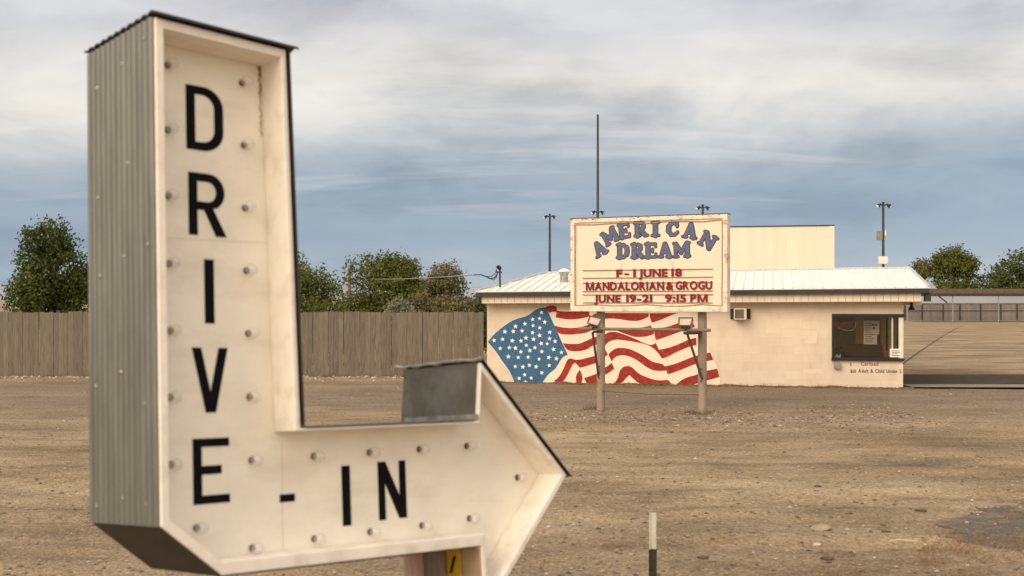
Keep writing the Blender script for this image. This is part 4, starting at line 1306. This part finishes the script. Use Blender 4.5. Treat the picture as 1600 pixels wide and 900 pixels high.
# ================================================================== fences
def board_fence(name, label, p0, p1, zt_, bw, mtl, sub=1, cat='fence', seed=1, postmat=None, gap=.012):
    d = Vector((p1[0] - p0[0], p1[1] - p0[1], 0)); Ln = d.length
    r0 = empty(name, Matrix.Translation((p0[0], p0[1], 0)) @ Matrix.Rotation(math.atan2(d.y, d.x), 4, 'Z'), label, cat)
    random.seed(seed)
    b = MB(); x = 0.0
    while x < Ln:
        w = min(bw * random.uniform(.94, 1.06), Ln - x)
        if w < .05: break
        top = zt_ + random.uniform(-.02, .02); tilt = random.uniform(-.004, .004); yo = random.uniform(-.008, .008)
        for k in range(sub):
            xa = x + w * k / sub; xb = x + w * (k + 1) / sub - (gap if k == sub - 1 else .0025)
            ys = yo + random.uniform(-.003, .003)
            tk = top + random.uniform(-.012, .012)
            b.prism([(xa, random.uniform(-.05, .03)), (xb, random.uniform(-.05, .03)), (xb + tilt, tk), (xa + tilt, tk)], ys, ys + .022)
        x += w
    b.build('boards', mtl, r0)
    b = MB()
    for zz in (.3, zt_ - .25): b.box(0, Ln, .034, .075, zz, zz + .09)
    b.build('rail', postmat or M_['fence_dark'], r0)
    xx = 0.05
    while xx < Ln:
        b = MB(); b.box(xx, xx + .09, .078, .168, -.3, zt_ + .045); b.build('post', postmat or M_['fence_dark'], r0)
        xx += 2.6
    return r0
FD = H * F / (588 - CY)
zf = at(600, 487.5, FD).z
board_fence('fence', 'long weathered brown board fence ending at the left wall of the building', (at(-60, 588, FD).x, FD), (at(757.5, 588, FD).x, FD), zf, .435, M_['fence'], sub=3, seed=4, gap=.014)
fp = at(660, 486, FD)
b = MB(); 
FD2 = H * F / (501 - CY)
zf2 = at(1450, 475.5, FD2).z
rf2 = board_fence('fence', 'distant grey board fence with dark posts beyond the lot, right of the building', (at(1230, 501, FD2).x, FD2), (at(1760, 501, FD2).x, FD2 + 4), zf2, .52, M_['fence_grey'], sub=2, seed=9, gap=.03)
b = MB()
random.seed(31)
xx = 1.2
while xx < 36:
    b.box(xx, xx + .16, -.05, -.012, -.1, zf2 + .08); xx += random.uniform(1.8, 2.6)
b.box(0, 36, -.048, -.014, zf2 - .75, zf2 - .68)
b.build('batten', M_['fence_dark'], rf2)

# pale shed beyond the far fence
sp_ = at(1462, 470, 131)
sh = empty('shed', Vector((sp_.x, 131, 0)), 'low pale-roofed shed just beyond the distant grey fence', 'shed')
b = MB(); b.box(-9, 14, 0, 6, 0, 1.9); b.build('wall', M_['shed_wall'], sh)
b = MB(); b.add([(-9.4, -.5, 1.85), (14.4, -.5, 1.85), (14.4, 3, 2.9), (-9.4, 3, 2.9), (-9.4, 6.5, 1.85), (14.4, 6.5, 1.85)], [(0, 1, 2, 3), (3, 2, 5, 4)]); b.build('roof', M_['shed_roof'], sh)

# carport roof joined on the right of the building
CD = 117.
cp = at(1428, 460, CD)
cn = empty('canopy', Matrix.Translation((cp.x, CD, 0)), 'long brown flat-roofed carport on thin posts, in front of the distant grey fence', 'carport')
zc0, zc1 = at(1470, 462, CD).z, at(1470, 451, CD).z
b = MB(); b.box(0, 16, 0, 5.5, zc0 + .22, zc1); b.build('roof', M_['canopy'], cn)
b = MB(); b.box(-.03, 16.03, -.05, 5.53, zc0 - .04, zc0 + .215); b.build('beam', M_['fascia'], cn)
px0 = at(1490, 470, CD).x - cp.x
for xx in (px0 - 4.6, px0, px0 + 4.6, px0 + 9.2):
    b = MB(); b.tube([(xx, .2, -.2), (xx, .2, zc0)], .06, 8); b.build('post', M_['wire'], cn)
b = MB(); xa = at(1467, 470, CD).x - cp.x; xb = at(1481, 470, CD).x - cp.x
b.tube([(xa, .2, zc0), (xb, .2, at(1481, 473, CD).z)], .07, 6); b.build('brace', M_['steel_pole'], cn)

# ================================================================== utility pole and service drop
up = at(546, 420, 88)
ut = empty('utility_pole', Vector((up.x, 88, 0)), 'weathered wooden utility pole standing between the trees behind the fence', 'utility pole')
b = MB(); b.tube([(0, 0, -.2), (0, 0, up.z)], [.16, .11], 10); b.build('pole', M_['utility_pole'], ut)
b = MB(); b.box(-.30, .02, -.16, -.10, up.z - .75, up.z - .66); b.build('crossarm', M_['utility_pole'], ut)
wz = at(546, 434, 88).z
wh = BM @ Vector((sxm - .09, .32, stz - .05))
def catenary(a, b_, sag, n=24):
    return [a.lerp(b_, i / n) + Vector((0, 0, -sag * 4 * (i / n) * (1 - i / n))) for i in range(n + 1)]
A = Vector((up.x, 87.8, wz))
mid = at(741, 429.5, 33.5)
b = MB(); b.tube(catenary(A, mid, .12), .017, 5); b.tube(catenary(A, at(-300, 433, 80), .35), .017, 5); b.tube(catenary(A + Vector((0, 0, .55)), at(430, 440, 88) + Vector((0, 0, 0)), .1), .012, 5)
tag(b.build('power_line', M_['wire']), 'thin pale power line crossing in front of the trees to the utility pole', 'cable')
b = MB()
b.tube([mid, at(752, 429.3, 32), at(760, 432.5, 31.2), at(766, 435, 31), at(772, 434.5, 30.9), at(777, 428, 30.9), wh], .017, 6)
b.tube([at(758, 432, 31.3), at(768, 431.5, 31), at(774, 427, 30.9), wh + Vector((0, 0, .06))], .010, 6)
b.tube([at(764, 435, 31), at(771, 437.5, 30.9), at(776, 433, 30.9), wh + Vector((.02, 0, -.03))], .010, 6)
tag(b.build('service_drop', M_['cable']), 'black looping service cable at the mast on the left end of the roof', 'cable')

# cable lying across the gravel at the right
pts = []
for (px, py) in ((1380, 590), (1411, 569), (1430, 555), (1450, 541), (1470, 527.5), (1490, 516), (1506, 508.5)):
    p = gnd(px, py); pts.append((p.x, p.y, .03))
b = MB(); b.tube(pts, [.018, .016, .014, .013, .012, .010, .008], 6); tag(b.build('hose', M_['cable']), 'dark hose lying diagonally over the gravel right of the building', 'hose')

# ================================================================== trees
def crown_mesh(mb, blobs, n, size, rs, drop=.0):
    """many small leaf sprays spread through the blobs' volume, gathered in twig clusters"""
    w = np.array([b_[3] * b_[4] * b_[5] for b_ in blobs]) ** (2 / 3.)
    w /= w.sum()
    per = 9
    ncl = n // per
    which = rs.choice(len(blobs), ncl, p=w)
    V_ = []; 
    for k in which:
        cx, cy, cz, rx, ry, rz = blobs[k]
        v_ = rs.normal(size=3); v_ /= np.linalg.norm(v_)
        rad = rs.uniform(.2, 1.0) ** .45 * rs.choice([1, 1, 1, 1.08, 1.2])
        c = np.array([cx, cy, cz]) + v_ * rad * np.array([rx, ry, rz])
        for q in range(per):
            p = c + rs.normal(size=3) * size * 1.5
            a = rs.normal(size=3); a /= np.linalg.norm(a)
            b_ = np.cross(a, rs.normal(size=3)); b_ /= np.linalg.norm(b_)
            s = size * rs.uniform(.55, 1.25)
            V_.append((p - a * s, p + b_ * s * .55, p + a * s, p - b_ * s * .55))
    vs = np.array(V_).reshape(-1, 3)
    fs = np.arange(len(vs)).reshape(-1, 4)
    mb.add(vs.tolist(), fs.tolist())

def tree(name, label, px, d, top_px, wpx, leaf, n=9000, leafsize=.12, seed=1, crown_lo=.22, open_=False, cat='tree', group=None, lean=0, nb=16):
    rs = np.random.RandomState(seed)
    base = at(px, CY, d); base.z = 0
    ht = at(px, top_px, d).z
    wd = wpx / F * d
    r0 = empty(name, base, label, cat, group)
    blobs = []
    tips = []
    for k in range(nb):
        t = rs.uniform(0, 1)
        a = rs.uniform(0, 2 * math.pi)
        zc_ = lerp(crown_lo * ht, ht * .86, t)
        spread = wd * .5 * (math.sin(math.pi * min(1, .22 + t * .72)) ** .8) * rs.uniform(.35, .82)
        rr = wd * rs.uniform(.09, .25) * (.75 if open_ else 1)
        x, y = spread * math.cos(a) + lean * t, spread * math.sin(a)
        rz = min(rr * rs.uniform(.65, .95), ht - zc_)
        blobs.append((x, y, zc_, rr, rr, max(.3, rz)))
        tips.append((x, y, zc_))
    blobs.append((lean * .8, 0, ht - wd * .16, wd * .2, wd * .2, wd * .155))
    if not open_:
        blobs.append((0, 0, ht * .5, wd * .36, wd * .36, ht * .3))
        blobs += [(wd * q, 0, ht * .34, wd * .2, wd * .2, ht * .2) for q in (-.3, -.1, .12, .3)]
    mb = MB(); crown_mesh(mb, blobs, int(n * 1.4), leafsize * .82, rs)
    mb.build('crown', leaf, r0, recalc=False)
    tb = MB()
    r_ = max(.06, ht * .028)
    tb.tube([(0, 0, -.2), (rs.uniform(-.1, .1), 0, ht * .22), (lean * .3 + rs.uniform(-.2, .2), 0, ht * .5), (lean * .6, 0, ht * .8)], [r_ * 1.25, r_, r_ * .65, r_ * .2], 9)
    for (x, y, z) in tips[:12]:
        z0_ = ht * rs.uniform(.18, .4)
        m_ = (x * .45 + rs.uniform(-.2, .2), y * .45, lerp(z0_, z, .6))
        tb.tube([(0, 0, z0_), m_, (x, y, z)], [r_ * .55, r_ * .32, r_ * .1], 6)
    tb.build('trunk', M_['bark'], r0)
    return r0
TG = 'trees behind the board fence'
tree('tree', 'tall dark green tree behind the fence, left of the corrugated sign tower', 84, 62, 344, 150, M_['leaf_deep'], 13000, .13, 3, .15, group=TG)
tree('tree', 'green tree behind the fence, just right of the sign tower', 446, 64, 398, 180, M_['leaf_green'], 12000, .12, 11, .12, group=TG)
tree('tree', 'full round green tree in the middle, right of the utility pole', 612, 70, 399, 176, M_['leaf_green'], 16000, .125, 23, .10, group=TG)
tree('tree', 'sparse olive grey tree between the round green tree and the building', 696, 68, 411, 136, M_['leaf_grey'], 13000, .105, 31, .12, open_=True, group=TG)
tree('tree', 'lower dark tree filling in behind the sparse olive tree', 682, 76, 436, 130, M_['leaf_deep'], 8000, .13, 37, .05, group=TG)
tree('tree', 'open-crowned green tree rising behind the canopy at far right', 1488, 142, 388, 108, M_['leaf_green'], 7500, .24, 43, .16, open_=True, nb=20)
tree('tree', 'grey thinly leaved tree just off the right end of the white roof', 1440, 146, 408, 46, M_['leaf_grey'], 2200, .24, 47, .2, open_=True)
tree('tree', 'broad green tree at the right edge beyond the canopy', 1590, 138, 392, 120, M_['leaf_deep'], 7000, .24, 53, .1)
tree('sagebrush', 'pale grey-green sagebrush poking over the middle of the fence', 624, 40, 463, 74, M_['leaf_sage'], 7000, .06, 61, .1, cat='bush', nb=18)
for (px, d, tp, w, lf, sd_, lab) in ((533, 46, 474, 34, M_['leaf_green'], 71, 'small yellow-green bush behind the fence at the utility pole'),
                                    (750, 44, 462, 40, M_['leaf_deep'], 73, 'dark bush squeezed between the fence and the building corner'),
                                    (500, 42, 478, 60, M_['leaf_deep'], 77, 'low dark bush behind the fence right of the sign tower')):
    tree('bush', lab, px, d, tp, w, lf, 2600, .07, sd_, .1, cat='bush', nb=8)

# ================================================================== small things on the lot
# post: U-channel with a darker sleeve below
pd = 8.6
pp = at(1020, 470, pd); pp.z = 0
PT = Matrix.Translation(pp) @ Matrix.Rotation(R(-10), 4, 'Z')
po = empty('metal_post', PT, 'short chalky white U-channel post with a dark lower sleeve, nearest the camera', 'post')
zt_ = at(1020, 801, pd).z; zm = at(1020, 858, pd).z
def channel(x0_, z0_, z1_, th=.004, wd=.026, dp=.03):
    return [(-wd, z0_, 0)]
def chan(mb, wd, dp, th, z0_, z1_):
    prof = [(-wd - .008, 0), (-wd - .008, th), (-wd, th), (-wd + .006, dp), (wd - .006, dp), (wd, th), (wd + .008, th), (wd + .008, 0), (wd - th, 0), (wd - .006 - th, dp - th), (-wd + .006 + th, dp - th), (-wd + th, 0)]
    mb.prism(prof, 0, z1_ - z0_, M=Matrix.Translation((0, 0, z1_)) @ Matrix.Rotation(R(-90), 4, 'X') @ Matrix.Scale(1, 4))
def stake(w, dp, z0_, z1_):
    b = MB()
    b.prism([(-w, -.0), (-w, dp), (-w + .009, dp), (-w + .009, .006), (w, .006), (w, -dp * .5), (w - .006, -dp * .5), (w - .006, 0)], 0, z1_ - z0_, M=Matrix.Translation((0, 0, z0_)) @ Matrix.Rotation(R(90), 4, 'X'))
    return b
bevel(stake(.025, .018, zm, zt_).build('channel', M_['post_white'], po), .002)
bevel(stake(.029, .016, -.3, zm + .004).build('sleeve', M_['post_dark'], po), .002)
b = MB(); b.lathe([(.009, 0), (.009, .012), (.004, .014)], Matrix.Translation((-.024, .004, zt_ - .012)) @ Matrix.Rotation(R(90), 4, 'X'), 8); b.build('bolt', M_['rust'], po)

def rock(name, px, py, wpx, label, mtl, seed, flat=.45, cat='rock'):
    rs = np.random.RandomState(seed)
    p = gnd(px, py); d = p.y
    w = wpx / F * d
    bm = bmesh.new(); bmesh.ops.create_icosphere(bm, subdivisions=3, radius=.5 * w)
    dirs = rs.normal(size=(9, 3)); dirs /= np.linalg.norm(dirs, axis=1)[:, None]
    for v_ in bm.verts:
        n_ = np.array(v_.co) / (.5 * w)
        f = 1.0
        for q in dirs:
            f = min(f, .78 / max(.3, float(n_ @ q)) if n_ @ q > .6 else f)
        v_.co = v_.co * f * (1 + .06 * math.sin(9 * n_[0] + seed) * math.cos(7 * n_[1]))
        v_.co.z *= flat; v_.co.y *= .8
    m2 = bpy.data.meshes.new(name); bm.to_mesh(m2); bm.free()
    m2.materials.append(mtl)
    m2.polygons.foreach_set('use_smooth', [True] * len(m2.polygons))
    o = bpy.data.objects.new(name, m2); col.objects.link(o)
    o.location = (p.x, p.y, gz(p.x, p.y) + w * flat * .18)
    tag(o, label, cat)
    return o
M_['rock'] = mat('tan_rock', (.33, .26, .18), .9, var=.2, vscale=12, bump=.5, bscale=40)
M_['clod'] = mat('dark_clod', (.10, .07, .045), .95, var=.3, vscale=14, bump=.6, bscale=40)
M_['pale_rock'] = mat('pale_rock', (.48, .42, .34), .9, var=.15, vscale=14)
rock('rock', 1283, 831, 34, 'largest tan rock half sunk in the dirt, right of the metal post', M_['rock'], 2, .42)
rock('rock', 1438, 800, 20, 'dark flat stone lying right of the largest rock, farther off', M_['clod'], 5, .35)
rock('rock', 1277, 851, 16, 'small pale stone in front of the largest rock', M_['pale_rock'], 7, .4)
rock('rock', 1098, 875, 20, 'dark clod on the dirt between the metal post and the large rock', M_['clod'], 9, .35, 'clod')
rock('rock', 1292, 876, 24, 'dark flattened clod nearest the bottom, below the large rock', M_['clod'], 11, .3, 'clod')
rock('rock', 1384, 834, 15, 'small dark clod lying halfway from the large rock to the asphalt', M_['clod'], 13, .35, 'clod')
rock('rock', 1278, 760, 12, 'lone dark pebble far out on the open dirt', M_['clod'], 15, .4)
p = gnd(1410, 851)
b = MB(); b.tube([(p.x - .12, p.y, .03), (p.x - .02, p.y + .01, .042), (p.x + .14, p.y - .01, .03)], [.006, .009, .005], 6)
tag(b.build('twig', M_['twig']), 'bleached twig lying on the dirt in front of the asphalt end', 'twig')

# worn end of an asphalt lane at the right, following the ground
pad = [tuple(gnd(px, py).xy) for px, py in ((1760, 872), (1640, 866), (1590, 860), (1552, 854), (1530, 848), (1515, 846), (1503, 841), (1494, 840), (1488, 835), (1477, 833), (1481, 829), (1474, 825), (1479, 821), (1474, 818),
       (1482, 815), (1486, 811), (1494, 811), (1500, 807), (1512, 805), (1530, 799), (1560, 794), (1600, 787), (1660, 778), (1760, 768))]
M_['asphalt_worn'] = mat('worn_asphalt', (.135, .115, .092), 1.0, spec=.04, var=.35, vscale=16, dirt=(.30, .225, .14), dscale=3.5, damount=.9, bump=.6, bscale=50, bdist=.01)
px_ = np.array([p[0] for p in pad]); py_ = np.array([p[1] for p in pad])
gxs = np.linspace(px_.min() - .1, px_.max() + .1, 150); gys = np.linspace(py_.min() - .1, py_.max() + .1, 60)
QX, QY = np.meshgrid(gxs, gys)
fd = np.full(QX.shape, 1e9); ins = np.zeros(QX.shape, bool)
for k in range(len(pad)):
    a, b_ = pad[k], pad[(k + 1) % len(pad)]
    fd = np.minimum(fd, seg_d(QX, QY, a, b_))
    cr = (a[1] > QY) != (b_[1] > QY)
    ins ^= cr & (QX < (b_[0] - a[0]) * (QY - a[1]) / ((b_[1] - a[1]) or 1e-9) + a[0])
fd = np.where(ins, -fd, fd) + .09 * fbm2(QX, QY, 17, 5, 1.6)
vl, fc = contour(fd, gxs, gys, 0)
mb = MB(); zz = ground_h(np.array([p[0] for p in vl]), np.array([p[1] for p in vl]))
mb.add([(p[0], p[1], z + .006) for p, z in zip(vl, zz)], fc)
tag(mb.build('road', M_['asphalt_worn'], recalc=False), 'rounded end of a worn grey asphalt lane at the right', 'road', kind='structure')

# loose gravel and clods: countless, one object
rs = np.random.RandomState(99)
def pebbles(n, dmin, dmax, smin, smax, name, mtl, label, region=None, flat=.6):
    vs = []; fs = []
    base = np.array([(1, 0, 0), (.3, .95, 0), (-.8, .6, 0), (-.8, -.6, 0), (.3, -.95, 0), (0, 0, 1), (0, 0, -1)], float)
    tri = [(0, 1, 5), (1, 2, 5), (2, 3, 5), (3, 4, 5), (4, 0, 5), (1, 0, 6), (2, 1, 6), (3, 2, 6), (4, 3, 6), (0, 4, 6)]
    k = 0
    pos = []
    while len(pos) < n:
        d = dmin * (dmax / dmin) ** rs.uniform(0, 1)
        x = rs.uniform(-.47, .47) * d
        if region is not None and not region(x, d): continue
        pos.append((x, d))
    pos = np.array(pos)
    zz = ground_h(pos[:, 0], pos[:, 1])
    for (x, d), z in zip(pos, zz):
        s = smin * (smax / smin) ** (rs.uniform(0, 1) ** 2.2)
        a = rs.uniform(0, 6.28); ca, sa = math.cos(a), math.sin(a)
        jit = base * rs.uniform(.7, 1.2, size=(7, 1))
        jx = (jit[:, 0] * ca - jit[:, 1] * sa) * s; jy = (jit[:, 0] * sa + jit[:, 1] * ca) * s * .8; jz = jit[:, 2] * s * flat
        b0 = len(vs)
        vs += list(zip((jx + x).tolist(), (jy + d).tolist(), (jz + z + s * flat * .3).tolist()))
        fs += [(b0 + a_, b0 + b_, b0 + c_) for a_, b_, c_ in tri]
    m2 = bpy.data.meshes.new(name); m2.from_pydata(vs, [], fs)
    m2.materials.append(mtl)
    o = bpy.data.objects.new(name, m2); col.objects.link(o)
    return tag(o, label, 'gravel' if 'gravel' in name else 'debris', kind='stuff')
def stone_mat(name, stops):
    m = bpy.data.materials.new(name); m.use_nodes = True
    t = m.node_tree; p = t.nodes['Principled BSDF']
    g_ = N(t, 'ShaderNodeNewGeometry'); rp = ramp(t, stops)
    t.links.new(g_.outputs['Random Per Island'], rp.inputs[0]); t.links.new(rp.outputs[0], p.inputs['Base Color'])
    p.inputs['Roughness'].default_value = .9
    return m
M_['stones'] = stone_mat('loose_gravel', [(0, (.10, .075, .05, 1)), (.35, (.20, .15, .095, 1)), (.75, (.30, .23, .15, 1)), (.97, (.37, .30, .22, 1)), (1, (.56, .50, .42, 1))])
pebbles(16000, 8.2, 33, .006, .03, 'gravel', M_['stones'], 'loose small stones scattered over the whole dirt lot')
def ring(x, d):
    return abs(d - 21.4 - .25 * math.sin(x)) < rs.exponential(.9) and -2 < x < 7.5
pebbles(3500, 18.5, 24.5, .012, .045, 'gravel_patch', M_['stones'], 'coarser gravel strewn round the feet of the marquee posts', ring)
M_['pale_stones'] = stone_mat('pale_stones', [(0, (.20, .16, .11, 1)), (.6, (.36, .29, .21, 1)), (1, (.62, .56, .48, 1))])
M_['clods'] = stone_mat('dark_clods', [(0, (.06, .04, .026, 1)), (1, (.15, .10, .065, 1))])
def fence_foot(x, d):
    return -15 < x < -1.2 and FD - 1.6 * rs.exponential(.4) - .1 < d < FD - .05
pebbles(900, 30.5, 32.9, .02, .06, 'gravel_edge', M_['pale_stones'], 'pale stones gathered along the foot of the board fence', fence_foot)
def litter(x, d):
    return (x - .8 > (d - 11) * .2 and d < 12 and rs.rand() < .8) or rs.rand() < .12
pebbles(420, 8.4, 17, .008, .032, 'clods', M_['clods'], 'dark crumbs of dirt and bark littering the ground', litter, .4)

# dry grass round the end of the asphalt lane
vs = []; fs = []
cl = [(rs.uniform(1440, 1640), rs.uniform(838, 915)) for _ in range(46)] + [(rs.uniform(1475, 1640), rs.uniform(800, 852)) for _ in range(10)] + [(rs.uniform(1290, 1440), rs.uniform(860, 910)) for _ in range(7)]
for k in range(5200):
    c_ = cl[rs.randint(len(cl))]
    px = c_[0] + rs.normal() * 14; py = c_[1] + rs.normal() * 4.5
    p = gnd(px, py)
    hgt = rs.uniform(.006, .036) * (1 if rs.rand() < .93 else 1.8); a = rs.uniform(0, 6.28); w = .005
    lx_, ly_ = rs.normal(size=2) * hgt * .7
    z = gz(p.x, p.y) + .0
    b0 = len(vs)
    vs += [(p.x - w * math.cos(a), p.y - w * math.sin(a), z - .01), (p.x + w * math.cos(a), p.y + w * math.sin(a), z - .01), (p.x + lx_, p.y + ly_, z + hgt)]
    fs.append((b0, b0 + 1, b0 + 2))
m2 = bpy.data.meshes.new('dry_grass'); m2.from_pydata(vs, [], fs); m2.materials.append(M_['dry_grass'])
o = bpy.data.objects.new('dry_grass', m2); col.objects.link(o)
tag(o, 'dry reddish grass round the end of the asphalt lane', 'grass', kind='stuff')

# thin dry weeds along the foot of the fence and the building
vs = []; fs = []
spots = [BM @ Vector((rs.uniform(-.2, LEN), -rs.uniform(.05, .3), 0)) for _ in range(60)] + [Vector((rs.uniform(-14, -1.2), FD - rs.uniform(.05, .3), 0)) for _ in range(70)] + \
        [MM @ Vector((x + rs.normal() * .15, .27 + rs.normal() * .15, 0)) for x in (pxl, pxr) for _ in range(6)]
for c_ in spots:
    for k in range(14):
        x = c_.x + rs.normal() * .07; y = c_.y + rs.normal() * .04
        h = rs.uniform(.03, .13); a = rs.uniform(0, 6.28); w = .007
        b0 = len(vs)
        vs += [(x - w * math.cos(a), y - w * math.sin(a), -.01), (x + w * math.cos(a), y + w * math.sin(a), -.01), (x + rs.normal() * h * .5, y + rs.normal() * h * .4, h)]
        fs.append((b0, b0 + 1, b0 + 2))
m2 = bpy.data.meshes.new('dry_weeds'); m2.from_pydata(vs, [], fs); m2.materials.append(M_['weeds'])
o = bpy.data.objects.new('dry_weeds', m2); col.objects.link(o)
tag(o, 'thin dry weeds along the foot of the fence and the building wall', 'weeds', kind='stuff')
